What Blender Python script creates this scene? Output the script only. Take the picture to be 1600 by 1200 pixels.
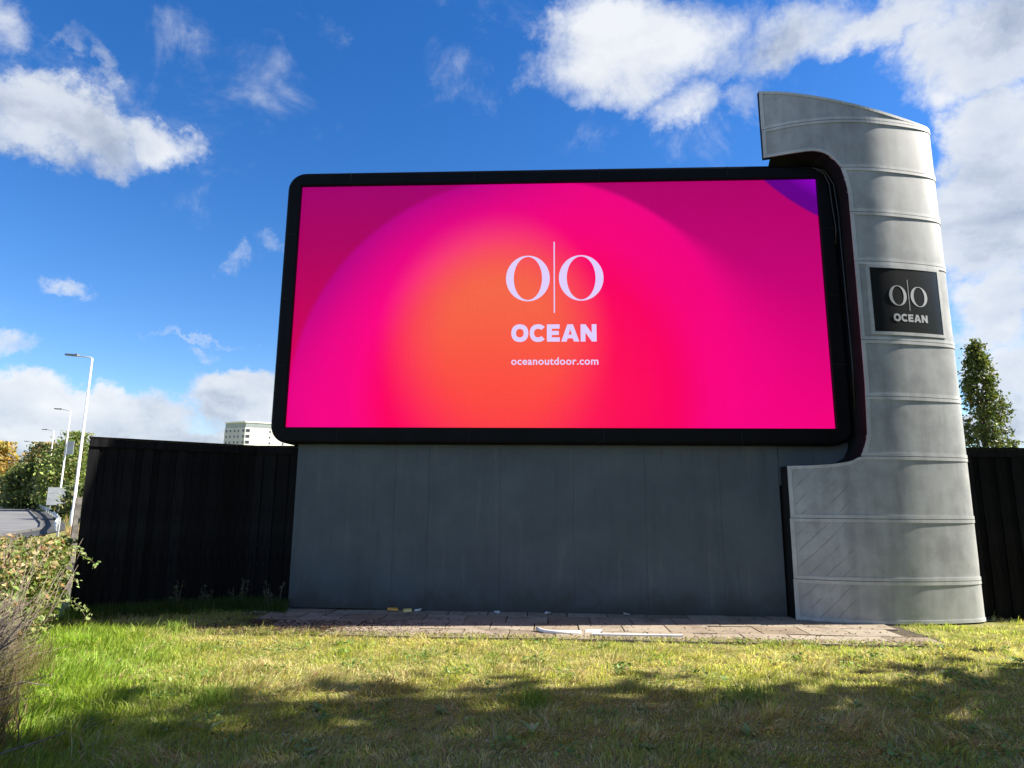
import bpy, bmesh, math, random
import numpy as np
from mathutils import Vector, Matrix, Euler

for o in list(bpy.data.objects):
    bpy.data.objects.remove(o, do_unlink=True)
S = bpy.context.scene
COL = S.collection
R = math.radians
rng = np.random.default_rng(7)
random.seed(7)

# ------------------------------------------------------------------ camera
cam_d = bpy.data.cameras.new('camera')
cam_d.sensor_fit = 'HORIZONTAL'
cam_d.sensor_width = 36.0
cam_d.lens = 36.0 * 1036.0 / 1600.0
cam_d.clip_end = 9000
cam_d.clip_start = 0.05
cam = bpy.data.objects.new('camera', cam_d)
COL.objects.link(cam)
PITCH = math.atan(190.0 / 1036.0)
cam.matrix_world = Matrix.Translation((0, 0, 1.65)) @ Matrix.Rotation(math.pi / 2 + PITCH, 4, 'X') @ Matrix.Rotation(0.0085, 4, 'Z')
S.camera = cam

# ------------------------------------------------------------------ light, sky, exposure
SUN_AZ, SUN_EL = R(4.0), R(37.0)        # azimuth counted from +X (right) towards +Y (away)
sun_dir = Vector((math.cos(SUN_EL) * math.cos(SUN_AZ), math.cos(SUN_EL) * math.sin(SUN_AZ), math.sin(SUN_EL)))
sd = bpy.data.lights.new('sun', 'SUN')
sd.energy = 5.0
sd.angle = R(0.55)
sd.color = (1.0, 0.93, 0.82)
sun = bpy.data.objects.new('sun', sd)
COL.objects.link(sun)
sun.rotation_euler = sun_dir.to_track_quat('Z', 'Y').to_euler()
sun.location = (20, 0, 20)

S.view_settings.view_transform = 'Standard'
S.view_settings.look = 'None'
S.view_settings.gamma = 1.0
S.view_settings.use_curve_mapping = False
EXPO = 1.5
S.view_settings.exposure = EXPO
INV = 2.0 ** (-EXPO)


def lin(c):
    return tuple(((v / 255.0) / 12.92 if v / 255.0 <= 0.04045 else ((v / 255.0 + 0.055) / 1.055) ** 2.4) for v in c)


def lina(c):
    return lin(c) + (1.0,)


class NT:
    """small helper round a node tree"""

    def __init__(self, tree):
        self.t = tree
        tree.nodes.clear()

    def n(self, typ, **kw):
        nd = self.t.nodes.new(typ)
        for k, v in kw.items():
            setattr(nd, k, v)
        return nd

    def l(self, a, b):
        self.t.links.new(a, b)

    def val(self, sock, v):
        if isinstance(v, bpy.types.NodeSocket):
            self.l(v, sock)
        else:
            sock.default_value = v

    def math(self, op, a, b=0.0, c=None, clamp=False):
        nd = self.n('ShaderNodeMath', operation=op, use_clamp=clamp)
        self.val(nd.inputs[0], a)
        self.val(nd.inputs[1], b)
        if c is not None:
            self.val(nd.inputs[2], c)
        return nd.outputs[0]

    def vm(self, op, a, b=None, out=0):
        nd = self.n('ShaderNodeVectorMath', operation=op)
        self.val(nd.inputs[0], a)
        if b is not None:
            self.val(nd.inputs[1], b)
        return nd.outputs[out]

    def sstep(self, x, e0, e1):
        nd = self.n('ShaderNodeMapRange', interpolation_type='SMOOTHSTEP')
        self.val(nd.inputs[0], x)
        self.val(nd.inputs[1], e0)
        self.val(nd.inputs[2], e1)
        nd.inputs[3].default_value = 0.0
        nd.inputs[4].default_value = 1.0
        return nd.outputs[0]

    def mix(self, f, a, b, blend='MIX'):
        nd = self.n('ShaderNodeMix', data_type='RGBA', blend_type=blend)
        self.val(nd.inputs[0], f)
        self.val(nd.inputs[6], a)
        self.val(nd.inputs[7], b)
        return nd.outputs[2]

    def noise(self, vec, scale, detail=4.0, rough=0.55, dist=0.0, color=False):
        nd = self.n('ShaderNodeTexNoise')
        if vec is not None:
            self.l(vec, nd.inputs['Vector'])
        nd.inputs['Scale'].default_value = scale
        nd.inputs['Detail'].default_value = detail
        nd.inputs['Roughness'].default_value = rough
        nd.inputs['Distortion'].default_value = dist
        return nd.outputs[1 if color else 0]

    def ramp(self, f, stops):
        nd = self.n('ShaderNodeValToRGB')
        self.l(f, nd.inputs[0])
        el = nd.color_ramp.elements
        while len(el) < len(stops):
            el.new(0.5)
        for e, (p, c) in zip(el, stops):
            e.position = p
            e.color = c if len(c) == 4 else tuple(c) + (1,)
        return nd.outputs[0]


# world: Nishita sky with cumulus banks
W = bpy.data.worlds.new('World')
S.world = W
W.use_nodes = True
w = NT(W.node_tree)
SKY_STRENGTH = 0.10
tc = w.n('ShaderNodeTexCoord')
D = w.vm('NORMALIZE', tc.outputs['Generated'])
sky = w.n('ShaderNodeTexSky', sky_type='NISHITA')
sky.sun_disc = False
sky.sun_elevation = SUN_EL
sky.sun_rotation = R(90) - SUN_AZ
sky.altitude = 50
sky.air_density = 1.0
sky.dust_density = 0.15
sky.ozone_density = 2.5
hs = w.n('ShaderNodeHueSaturation')
hs.inputs['Hue'].default_value = 0.511
hs.inputs['Saturation'].default_value = 1.36
hs.inputs['Value'].default_value = 0.70
w.l(sky.outputs[0], hs.inputs['Color'])
# cloud field
sep = w.n('ShaderNodeSeparateXYZ')
w.l(D, sep.inputs[0])
zc = w.math('MAXIMUM', sep.outputs[2], 0.0)
den = w.math('ADD', zc, 0.55)
comb = w.n('ShaderNodeCombineXYZ')
w.l(w.math('DIVIDE', sep.outputs[0], den), comb.inputs[0])
w.l(w.math('DIVIDE', sep.outputs[1], den), comb.inputs[1])
w.l(w.math('MULTIPLY', zc, 1.6), comb.inputs[2])
P = comb.outputs[0]
n1 = w.noise(P, 2.9, 7.0, 0.58, 0.25)
n2 = w.noise(w.vm('ADD', P, (0.04, 0.01, 0.05)), 2.9, 4.0, 0.55, 0.25)
nf = w.noise(D, 10.0, 8.0, 0.66, 0.5)
# gentle warp of direction so that bank outlines are ragged
wv = w.noise(D, 6.0, 7.0, 0.66, 0.0, color=True)
wv = w.vm('SUBTRACT', wv, (0.5, 0.5, 0.5))
wsc = w.n('ShaderNodeVectorMath', operation='SCALE')
w.l(wv, wsc.inputs[0])
wsc.inputs[3].default_value = 0.19
DW = w.vm('NORMALIZE', w.vm('ADD', D, wsc.outputs[0]))
# cloud banks: azimuth from +Y towards +X, elevation, half sizes in degrees, weight
BANKS = [
    (-37.3, 25.7, 7.1, 2.9, 0.72),
    (-31.3, 26.3, 3.7, 2.2, 0.6),
    (-39.7, 23.5, 4.5, 2.2, 0.7),
    (-35.5, 29.9, 1.1, 1.6, 0.3),
    (-40.4, 30.8, 2.4, 1.9, 0.28),
    (12.0, 37.4, 9.7, 4.7, 0.75),
    (16.4, 32.9, 3.6, 2.7, 0.48),
    (24.9, 36.2, 9.0, 3.1, 0.6),
    (4.1, 37.0, 3.7, 2.6, 0.42),
    (8.9, 34.1, 4.0, 1.8, 0.4),
    (22.4, 32.4, 2.7, 1.8, 0.32),
    (38.6, 31.6, 6.7, 5.0, 0.95),
    (39.0, 25.7, 5.2, 4.4, 1.1),
    (38.0, 20.0, 5.3, 6.4, 1.05),
    (37.7, 14.3, 4.3, 4.4, 0.85),
    (37.8, 8.5, 4.2, 3.1, 0.7),
    (33.1, 35.2, 6.5, 2.7, 0.8),
    (-34.6, 6.5, 12.9, 2.8, 1.0),
    (-21.8, 8.2, 6.2, 2.8, 1.0),
    (-37.4, 10.9, 3.4, 1.3, 0.5),
    (-30.0, 4.0, 20.5, 2.4, 1.1),
    (0.0, 7.1, 34.0, 4.4, 1.0),
    (34.2, 5.2, 11.4, 1.8, 0.9),
    (-23.7, 19.4, 2.2, 1.1, 0.38),
    (-21.3, 21.1, 1.7, 1.2, 0.24),
    (-25.5, 11.9, 2.0, 0.9, 0.38),
    (-34.9, 15.6, 2.3, 0.8, 0.32),
    (-18.4, 37.2, 2.7, 1.9, 0.14),
    (-32.0, 34.1, 2.0, 2.4, 0.08),
    (-26.9, 12.9, 6.2, 0.4, 0.36),
]
cov = None
for az, el, ra, re, wt in BANKS:
    a, e = R(az), R(el)
    c = Vector((math.sin(a) * math.cos(e), math.cos(a) * math.cos(e), math.sin(e)))
    rt = Vector((math.cos(a), -math.sin(a), 0.0))
    up = rt.cross(c)
    x = w.vm('DOT_PRODUCT', DW, tuple(rt / math.sin(R(ra))), out=1)
    y = w.vm('DOT_PRODUCT', DW, tuple(up / math.sin(R(re))), out=1)
    r2 = w.math('ADD', w.math('MULTIPLY', x, x), w.math('MULTIPLY', y, y))
    m = w.math('SUBTRACT', 1.0, r2, clamp=True)
    if True:
        fr = w.math('GREATER_THAN', w.vm('DOT_PRODUCT', DW, tuple(c), out=1), 0.3)
        m = w.math('MULTIPLY', m, fr)
    m = w.math('MULTIPLY', m, wt)
    cov = m if cov is None else w.math('MAXIMUM', cov, m)
# the rest of the sky, outside the view, carries scattered cloud of the same kind
back = w.sstep(w.vm('DOT_PRODUCT', D, (0.0, 0.98, 0.18), out=1), 0.62, 0.35)
cov = w.math('MAXIMUM', cov, w.math('MULTIPLY', back, 0.26))
fld = w.math('ADD', w.math('ADD', w.math('MULTIPLY', w.math('SUBTRACT', n1, 0.5), 1.25), cov), w.math('MULTIPLY', w.math('SUBTRACT', nf, 0.5), 0.95))
dens = w.sstep(fld, 0.07, 0.72)
lightness = w.math('ADD', w.math('MULTIPLY', w.math('SUBTRACT', n1, n2), 2.6), 0.66)
lightness = w.math('SUBTRACT', lightness, w.math('MULTIPLY', w.sstep(fld, 0.55, 1.3), 0.22), clamp=True)
lightness = w.math('ADD', lightness, w.math('MULTIPLY', w.math('SUBTRACT', nf, 0.5), 0.7))
bil = w.noise(w.vm('ADD', DW, (3.1, 1.7, 0.4)), 6.5, 5.0, 0.55, 0.2)
lightness = w.math('ADD', lightness, w.math('MULTIPLY', w.math('SUBTRACT', bil, 0.52), 1.9), clamp=True)
CK = INV / SKY_STRENGTH
ccol = w.ramp(lightness, [(0.0, tuple(v * CK for v in lin((166, 179, 202)))), (0.45, tuple(v * CK for v in lin((218, 226, 238)))), (1.0, tuple(v * CK for v in lin((246, 249, 253))))])
# the ramp clamps nothing, colours above one are kept
skyc = w.mix(w.math('MULTIPLY', dens, 0.95), hs.outputs[0], ccol)
bg = w.n('ShaderNodeBackground')
bg.inputs['Strength'].default_value = SKY_STRENGTH
w.l(skyc, bg.inputs['Color'])
wo = w.n('ShaderNodeOutputWorld')
w.l(bg.outputs[0], wo.inputs['Surface'])

S.render.engine = 'CYCLES'
S.cycles.max_bounces = 6
S.cycles.transparent_max_bounces = 4


# ------------------------------------------------------------------ materials
def new_mat(name):
    m = bpy.data.materials.new(name)
    m.use_nodes = True
    return m, NT(m.node_tree)


def pbsdf(t, col, rough=0.6, metal=0.0, spec=0.5, bump=None, bstr=0.3, bdist=0.01):
    b = t.n('ShaderNodeBsdfPrincipled')
    t.val(b.inputs['Base Color'], col if isinstance(col, bpy.types.NodeSocket) else (tuple(col) + (1,) if len(col) == 3 else col))
    t.val(b.inputs['Roughness'], rough)
    b.inputs['Metallic'].default_value = metal
    b.inputs['Specular IOR Level'].default_value = spec
    if bump is not None:
        bp = t.n('ShaderNodeBump')
        bp.inputs['Strength'].default_value = bstr
        bp.inputs['Distance'].default_value = bdist
        t.l(bump, bp.inputs['Height'])
        t.l(bp.outputs[0], b.inputs['Normal'])
    o = t.n('ShaderNodeOutputMaterial')
    t.l(b.outputs[0], o.inputs['Surface'])
    return b


def simple(name, col, rough=0.6, metal=0.0, var=0.25, scale=6.0, spec=0.5, bstr=0.15, bscale=60.0, objrand=0.0):
    m, t = new_mat(name)
    tcn = t.n('ShaderNodeTexCoord')
    v = tcn.outputs['Object']
    a = t.noise(v, scale, 6.0, 0.6)
    f = t.sstep(a, 0.3, 0.7)
    lo = tuple(x * (1 - var) for x in col) + (1,)
    hi = tuple(min(1, x * (1 + var)) for x in col) + (1,)
    c = t.mix(f, lo, hi)
    if objrand:
        oi = t.n('ShaderNodeObjectInfo')
        k = t.math('ADD', t.math('MULTIPLY', oi.outputs['Random'], 2 * objrand), 1 - objrand)
        hsn = t.n('ShaderNodeHueSaturation')
        t.l(c, hsn.inputs['Color'])
        t.l(k, hsn.inputs['Value'])
        c = hsn.outputs[0]
    pbsdf(t, c, rough, metal, spec, t.noise(v, bscale, 4.0), bstr, 0.005)
    return m


def attr_mat(name, rough=0.55, trans=0.35, spec=0.3, tcol=1.25):
    """leaf-like material coloured by the 'col' attribute, with light coming through"""
    m, t = new_mat(name)
    at = t.n('ShaderNodeAttribute', attribute_name='col')
    b = t.n('ShaderNodeBsdfPrincipled')
    t.l(at.outputs['Color'], b.inputs['Base Color'])
    b.inputs['Roughness'].default_value = rough
    b.inputs['Specular IOR Level'].default_value = spec
    tr = t.n('ShaderNodeBsdfTranslucent')
    sc = t.mix(1.0, at.outputs['Color'], (tcol, tcol * 1.08, tcol * 0.55, 1), 'MULTIPLY')
    t.l(sc, tr.inputs['Color'])
    mx = t.n('ShaderNodeMixShader')
    mx.inputs[0].default_value = trans
    t.l(b.outputs[0], mx.inputs[1])
    t.l(tr.outputs[0], mx.inputs[2])
    o = t.n('ShaderNodeOutputMaterial')
    t.l(mx.outputs[0], o.inputs['Surface'])
    return m


M = {}
M['black_paint'] = simple('black_paint', (0.0030, 0.0030, 0.0042), 0.45, 0, 0.35, 3.0, 0.10, 0.12, 25)
M['lining'] = simple('lining', (0.010, 0.0105, 0.012), 0.6, 0, 0.3, 2.0, 0.2)
M['dark_core'] = simple('dark_core', (0.02, 0.02, 0.022), 0.8, 0, 0.2)
M['grey_steel'] = simple('grey_steel', (0.50, 0.51, 0.52), 0.45, 0.5, 0.12, 1.5)
M['lamp_steel'] = simple('lamp_steel', (0.62, 0.62, 0.61), 0.5, 0.15, 0.12, 1.0)
M['lantern'] = simple('lantern', (0.20, 0.21, 0.22), 0.5, 0.2, 0.1)
M['bark'] = simple('bark', (0.09, 0.07, 0.05), 0.9, 0, 0.4, 8.0)
M['twig'] = simple('twig', (0.17, 0.135, 0.105), 0.85, 0, 0.4, 30.0)
M['leaf'] = attr_mat('leaf', 0.5, 0.35)
M['grass'] = attr_mat('grass', 0.6, 0.48, 0.25)
M['white_plastic'] = simple('white_plastic', (0.72, 0.72, 0.70), 0.45, 0, 0.1)
M['orange_plastic'] = simple('orange_plastic', (0.75, 0.36, 0.06), 0.5, 0, 0.15)
M['yellow_card'] = simple('yellow_card', (0.78, 0.62, 0.22), 0.6, 0, 0.15)
M['cable'] = simple('cable', (0.006, 0.006, 0.007), 0.4)
M['weathered_wood'] = simple('weathered_wood', (0.16, 0.145, 0.13), 0.9, 0, 0.35, 9.0, 0.2, 0.5, 50, 0.15)


def plinth_mat():
    m, t = new_mat('plinth_paint')
    tcn = t.n('ShaderNodeTexCoord')
    v = tcn.outputs['Object']
    mp = t.n('ShaderNodeMapping')
    t.l(v, mp.inputs['Vector'])
    mp.inputs['Scale'].default_value = (4.5, 1.0, 0.45)
    st = t.noise(mp.outputs[0], 1.6, 6.0, 0.65)
    bl = t.noise(v, 1.1, 5.0, 0.6)
    sp = t.n('ShaderNodeSeparateXYZ')
    t.l(v, sp.inputs[0])
    base = t.mix(t.sstep(bl, 0.3, 0.72), lina((70, 79, 87)), lina((83, 92, 99)))
    base = t.mix(t.math('MULTIPLY', t.sstep(st, 0.55, 0.75), 0.36), base, lina((108, 111, 110)))
    base = t.mix(t.math('MULTIPLY', t.sstep(st, 0.45, 0.28), 0.38), base, lina((54, 60, 66)))
    # rain splash and green dirt just above the ground, with a ragged outline
    hgt = t.math('ADD', sp.outputs[2], t.math('MULTIPLY', t.math('SUBTRACT', t.noise(v, 3.5, 6.0, 0.65), 0.5), 0.9))
    base = t.mix(t.math('MULTIPLY', t.sstep(hgt, 0.5, -0.05), 0.75), base, lina((58, 57, 50)))
    oi = t.n('ShaderNodeObjectInfo')
    hsn = t.n('ShaderNodeHueSaturation')
    t.l(base, hsn.inputs['Color'])
    t.l(t.math('ADD', t.math('MULTIPLY', oi.outputs['Random'], 0.06), 0.97), hsn.inputs['Value'])
    pbsdf(t, hsn.outputs[0], t.math('ADD', t.math('MULTIPLY', bl, 0.2), 0.5), 0, 0.35, t.noise(v, 5.0, 3.0), 0.08, 0.02)
    return m


def tower_mat(name, col, hatch):
    """satin aluminium cladding; hatch gives the diagonal dark lines and upright dark band of the lower panels"""
    m, t = new_mat(name)
    tcn = t.n('ShaderNodeTexCoord')
    v = tcn.outputs['Object']
    mp = t.n('ShaderNodeMapping')
    t.l(v, mp.inputs['Vector'])
    mp.inputs['Scale'].default_value = (3.5, 3.5, 0.5)
    st = t.noise(mp.outputs[0], 1.3, 7.0, 0.65)
    bl = t.noise(v, 2.2, 6.0, 0.65)
    fine = t.noise(v, 22.0, 4.0, 0.6)
    lo = tuple(x * 0.72 for x in col) + (1,)
    hi = tuple(x * 1.15 for x in col) + (1,)
    c = t.mix(t.sstep(t.math('ADD', t.math('MULTIPLY', bl, 0.6), t.math('MULTIPLY', st, 0.4)), 0.32, 0.68), lo, hi)
    c = t.mix(t.math('MULTIPLY', t.sstep(fine, 0.58, 0.8), 0.25), c, tuple(x * 0.6 for x in col) + (1,))
    oi = t.n('ShaderNodeObjectInfo')
    hsn = t.n('ShaderNodeHueSaturation')
    t.l(c, hsn.inputs['Color'])
    t.l(t.math('ADD', t.math('MULTIPLY', oi.outputs['Random'], 0.12), 0.94), hsn.inputs['Value'])
    c = hsn.outputs[0]
    if hatch:
        sp = t.n('ShaderNodeSeparateXYZ')
        t.l(v, sp.inputs[0])
        x, z = sp.outputs[0], sp.outputs[2]
        dgl = t.math('ADD', t.math('SUBTRACT', z, t.math('MULTIPLY', x, 1.05)), t.math('MULTIPLY', bl, 0.10))
        fr = t.math('FRACT', t.math('MULTIPLY', dgl, 4.3))
        ln = t.math('MULTIPLY', t.sstep(fr, 0.0, 0.05), t.sstep(fr, 0.16, 0.06))
        inx = t.math('MULTIPLY', t.sstep(x, 5.06, 5.0), t.sstep(x, 4.28, 4.36))
        brk = t.sstep(t.noise(v, 3.0, 3.0), 0.35, 0.55)
        k = t.math('MULTIPLY', t.math('MULTIPLY', ln, inx), t.math('MULTIPLY', brk, 0.55))
        c = t.mix(k, c, tuple(x_ * 0.35 for x_ in col) + (1,))
        edge = t.math('MULTIPLY', t.sstep(x, 5.12, 5.02), t.sstep(x, 4.9, 5.02))
        c = t.mix(t.math('MULTIPLY', edge, 0.3), c, tuple(x_ * 0.5 for x_ in col) + (1,))
    pbsdf(t, c, t.math('ADD', t.math('MULTIPLY', bl, 0.22), 0.45), 0.15, 0.35, t.noise(v, 1.4, 3.0), 0.10, 0.03)
    return m


M['plinth'] = plinth_mat()
M['tower_panel'] = tower_mat('tower_panel', (0.345, 0.355, 0.358), False)
M['tower_panel_marked'] = tower_mat('tower_panel_marked', (0.345, 0.355, 0.358), True)
M['tower_trim'] = tower_mat('tower_trim', (0.47, 0.48, 0.48), False)


def screen_mat():
    m, t = new_mat('led_screen')
    tcn = t.n('ShaderNodeTexCoord')
    v = tcn.outputs['Object']
    sp = t.n('ShaderNodeSeparateXYZ')
    t.l(v, sp.inputs[0])
    x, z = sp.outputs[0], sp.outputs[2]

    def dist(cx, cz, ax=1.0, az=1.0):
        dx = t.math('MULTIPLY', t.math('SUBTRACT', x, cx), ax)
        dz = t.math('MULTIPLY', t.math('SUBTRACT', z, cz), az)
        return t.math('SQRT', t.math('ADD', t.math('MULTIPLY', dx, dx), t.math('MULTIPLY', dz, dz)))

    # backdrop outside the large disc, a vertical run of colour
    h = t.math('DIVIDE', t.math('SUBTRACT', z, 2.877), 4.228)
    back_r = t.ramp(h, [(0.0, lina((246, 0, 126))), (0.3, lina((222, 0, 122))), (0.62, lina((196, 0, 116))), (1.0, lina((176, 0, 106)))])
    back_l = t.ramp(h, [(0.0, lina((238, 0, 92))), (0.35, lina((205, 0, 92))), (0.75, lina((172, 0, 96))), (1.0, lina((160, 0, 108)))])
    back = t.mix(t.sstep(x, -2.6, 0.6), back_l, back_r)
    # large disc
    r = dist(-0.35, 3.35)
    rn = t.math('DIVIDE', r, 3.86)
    discL = t.ramp(rn, [(0.0, lina((255, 40, 80))), (0.40, lina((255, 12, 92))), (0.58, lina((255, 0, 98))), (0.72, lina((252, 0, 130))), (0.86, lina((226, 0, 132))), (1.0, lina((186, 0, 134)))])
    discR = t.ramp(rn, [(0.0, lina((255, 40, 80))), (0.42, lina((255, 12, 88))), (0.62, lina((252, 0, 98))), (0.8, lina((248, 0, 122))), (1.0, lina((240, 0, 130)))])
    disc = t.mix(t.sstep(x, -1.6, 1.2), discL, discR)
    low = t.math('MULTIPLY', t.sstep(z, 5.6, 3.0), t.sstep(rn, 0.66, 0.86))
    disc = t.mix(t.math('MULTIPLY', low, 0.7), disc, lina((255, 0, 134)))
    # the rim is crisp at the top and melts towards the lower right
    soft = t.math('ADD', 0.02, t.math('MULTIPLY', t.sstep(t.math('SUBTRACT', x, t.math('MULTIPLY', z, 0.9)), -4.0, 1.6), 0.36))
    f = t.n('ShaderNodeMapRange', interpolation_type='SMOOTHSTEP')
    t.l(rn, f.inputs[0])
    t.l(t.math('ADD', 1.0, soft), f.inputs[1])
    t.l(t.math('SUBTRACT', 1.0, t.math('MULTIPLY', soft, 0.6)), f.inputs[2])
    col = t.mix(f.outputs[0], back, disc)
    # glowing orange heart
    d2 = dist(-0.72, 4.30, 1.0, 0.90)
    wob = t.math('ADD', d2, t.math('MULTIPLY', t.math('MULTIPLY', t.sstep(x, -0.4, 2.6), 1.0), 0.35))
    core = t.mix(t.sstep(z, 5.6, 3.0), lina((246, 106, 74)), lina((255, 74, 66)))
    col = t.mix(t.sstep(wob, 2.15, 0.75), col, core)
    # violet corner
    d3 = dist(6.35, 9.62)
    vio = t.ramp(t.math('DIVIDE', t.math('SUBTRACT', d3, 2.75), 0.9), [(0.0, lina((214, 30, 235))), (0.42, lina((140, 0, 190))), (0.7, lina((100, 0, 140))), (1.0, lina((98, 0, 132)))])
    col = t.mix(t.sstep(d3, 3.66, 3.61), col, vio)
    # LED tile to tile tolerance
    br = t.n('ShaderNodeTexBrick')
    cb = t.n('ShaderNodeCombineXYZ')
    t.l(x, cb.inputs[0])
    t.l(z, cb.inputs[1])
    t.l(cb.outputs[0], br.inputs['Vector'])
    br.offset = 0.0
    br.inputs['Scale'].default_value = 1.0
    br.inputs['Brick Width'].default_value = 0.32
    br.inputs['Row Height'].default_value = 0.32
    br.inputs['Mortar Size'].default_value = 0.004
    br.inputs['Color1'].default_value = (1, 1, 1, 1)
    br.inputs['Color2'].default_value = (0.985, 0.985, 0.985, 1)
    br.inputs['Mortar'].default_value = (0.96, 0.96, 0.96, 1)
    col = t.mix(1.0, col, br.outputs[0], 'MULTIPLY')
    ln = t.noise(cb.outputs[0], 45.0, 2.0, 0.5)
    col = t.mix(1.0, col, t.ramp(ln, [(0.3, (0.93, 0.93, 0.93, 1)), (0.7, (1.05, 1.05, 1.05, 1))]), 'MULTIPLY')
    b = pbsdf(t, (0.004, 0.004, 0.004), 0.6)
    t.l(col, b.inputs['Emission Color'])
    b.inputs['Emission Strength'].default_value = INV
    b.inputs['Specular IOR Level'].default_value = 0.03
    return m


M['led_screen'] = screen_mat()


def emit_mat(name, col, strength):
    m, t = new_mat(name)
    tcn = t.n('ShaderNodeTexCoord')
    k = t.noise(tcn.outputs['Object'], 40.0, 2.0)
    c = t.mix(t.sstep(k, 0.3, 0.7), tuple(v * 0.95 for v in lin(col)) + (1,), lina(col))
    b = pbsdf(t, (0.01, 0.01, 0.01), 0.5)
    t.l(c, b.inputs['Emission Color'])
    b.inputs['Emission Strength'].default_value = strength
    return m


M['led_lettering'] = emit_mat('led_lettering', (226, 208, 255), INV)
M['plaque'] = simple('plaque', (0.010, 0.011, 0.015), 0.24, 0, 0.1, 2.0, 0.7, 0.02, 4.0)
M['plaque_lettering'] = simple('plaque_lettering', (0.42, 0.43, 0.44), 0.5, 0.2, 0.05)


def fence_mat():
    m, t = new_mat('fence_paint')
    tcn = t.n('ShaderNodeTexCoord')
    v = tcn.outputs['Object']
    mp = t.n('ShaderNodeMapping')
    t.l(v, mp.inputs['Vector'])
    mp.inputs['Scale'].default_value = (12.0, 12.0, 0.7)
    g = t.noise(mp.outputs[0], 3.0, 7.0, 0.7)
    c = t.mix(t.sstep(g, 0.35, 0.75), (0.003, 0.003, 0.004, 1), (0.014, 0.0135, 0.0145, 1))
    ch = t.noise(v, 13.0, 2.0, 0.4, 0.6)
    c = t.mix(t.math('MULTIPLY', t.sstep(ch, 0.765, 0.80), 0.8), c, (0.22, 0.21, 0.19, 1))
    oi = t.n('ShaderNodeObjectInfo')
    hsn = t.n('ShaderNodeHueSaturation')
    t.l(c, hsn.inputs['Color'])
    t.l(t.math('ADD', t.math('MULTIPLY', oi.outputs['Random'], 0.8), 0.6), hsn.inputs['Value'])
    pbsdf(t, hsn.outputs[0], 0.7, 0, 0.10, g, 0.5, 0.006)
    return m


M['fence'] = fence_mat()


def ground_mat():
    m, t = new_mat('lawn_soil')
    tcn = t.n('ShaderNodeTexCoord')
    v = tcn.outputs['Object']
    a = t.noise(v, 1.2, 8.0, 0.65)
    b_ = t.noise(v, 26.0, 8.0, 0.7)
    c = t.mix(t.sstep(a, 0.35, 0.65), (0.20, 0.21, 0.06, 1), (0.30, 0.27, 0.11, 1))
    c = t.mix(t.math('MULTIPLY', t.sstep(b_, 0.45, 0.72), 0.55), c, (0.13, 0.10, 0.05, 1))
    pbsdf(t, c, 0.95, 0, 0.1, b_, 0.9, 0.03)
    return m


def asphalt_mat(name, lo, hi):
    m, t = new_mat(name)
    tcn = t.n('ShaderNodeTexCoord')
    v = tcn.outputs['Object']
    a = t.noise(v, 0.35, 6.0, 0.6)
    b_ = t.noise(v, 70.0, 3.0, 0.7)
    c = t.mix(t.sstep(a, 0.3, 0.7), tuple([lo] * 3) + (1,), tuple([hi, hi * 0.985, hi * 0.96]) + (1,))
    c = t.mix(t.math('MULTIPLY', t.sstep(b_, 0.5, 0.8), 0.4), c, (0.22, 0.22, 0.21, 1))
    pbsdf(t, c, 0.85, 0, 0.3, b_, 0.5, 0.01)
    return m


def slab_mat():
    m, t = new_mat('paving_slab')
    tcn = t.n('ShaderNodeTexCoord')
    geo = t.n('ShaderNodeNewGeometry')
    v = geo.outputs['Position']
    a = t.noise(v, 1.7, 7.0, 0.65)
    b_ = t.noise(v, 55.0, 5.0, 0.7)
    oi = t.n('ShaderNodeObjectInfo')
    c = t.mix(oi.outputs['Random'], (0.23, 0.18, 0.125, 1), (0.33, 0.285, 0.22, 1))
    c = t.mix(t.math('MULTIPLY', t.sstep(a, 0.48, 0.68), 0.75), c, (0.13, 0.10, 0.075, 1))
    c = t.mix(t.math('MULTIPLY', t.sstep(b_, 0.5, 0.75), 0.45), c, (0.12, 0.10, 0.085, 1))
    pbsdf(t, c, 0.85, 0, 0.3, b_, 0.5, 0.008)
    return m


M['soil'] = ground_mat()
M['asphalt'] = asphalt_mat('asphalt', 0.13, 0.18)
M['asphalt_dark'] = asphalt_mat('asphalt_dark', 0.04, 0.06)
M['kerb'] = simple('kerb', (0.10, 0.095, 0.088), 0.85, 0, 0.3, 4.0)
M['slab'] = slab_mat()
M['sand'] = simple('sand', (0.075, 0.06, 0.042), 0.95, 0, 0.5, 9.0, 0.2, 0.5)
M['render_lit_cream'] = simple('render_lit_cream', (0.78, 0.75, 0.68), 0.85, 0, 0.06, 0.2)  # paler copy of the block's wall render, sunlight put into its colour
M['render_shade_grey'] = simple('render_shade_grey', (0.46, 0.47, 0.48), 0.85, 0, 0.1, 0.3)  # darker copy of the same wall render, shade put into its colour
M['parapet'] = simple('parapet', (0.28, 0.32, 0.32), 0.6, 0, 0.1, 0.3)
M['window_glass'] = simple('window_glass', (0.05, 0.06, 0.07), 0.12, 0, 0.3, 0.2)
M['window_frame'] = simple('window_frame', (0.55, 0.55, 0.55), 0.5)
M['sign_back'] = simple('sign_back', (0.42, 0.43, 0.44), 0.5, 0.3, 0.1, 2.0)


# ------------------------------------------------------------------ object helpers
def raw(name, verts, faces, mat, parent=None, smooth=False, cols=None):
    me = bpy.data.meshes.new(name)
    me.from_pydata([tuple(v) for v in verts], [], faces)
    me.materials.append(mat)
    if smooth:
        me.polygons.foreach_set('use_smooth', [True] * len(me.polygons))
    me.update()
    o = bpy.data.objects.new(name, me)
    COL.objects.link(o)
    if parent:
        o.parent = parent
    return o


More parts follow.
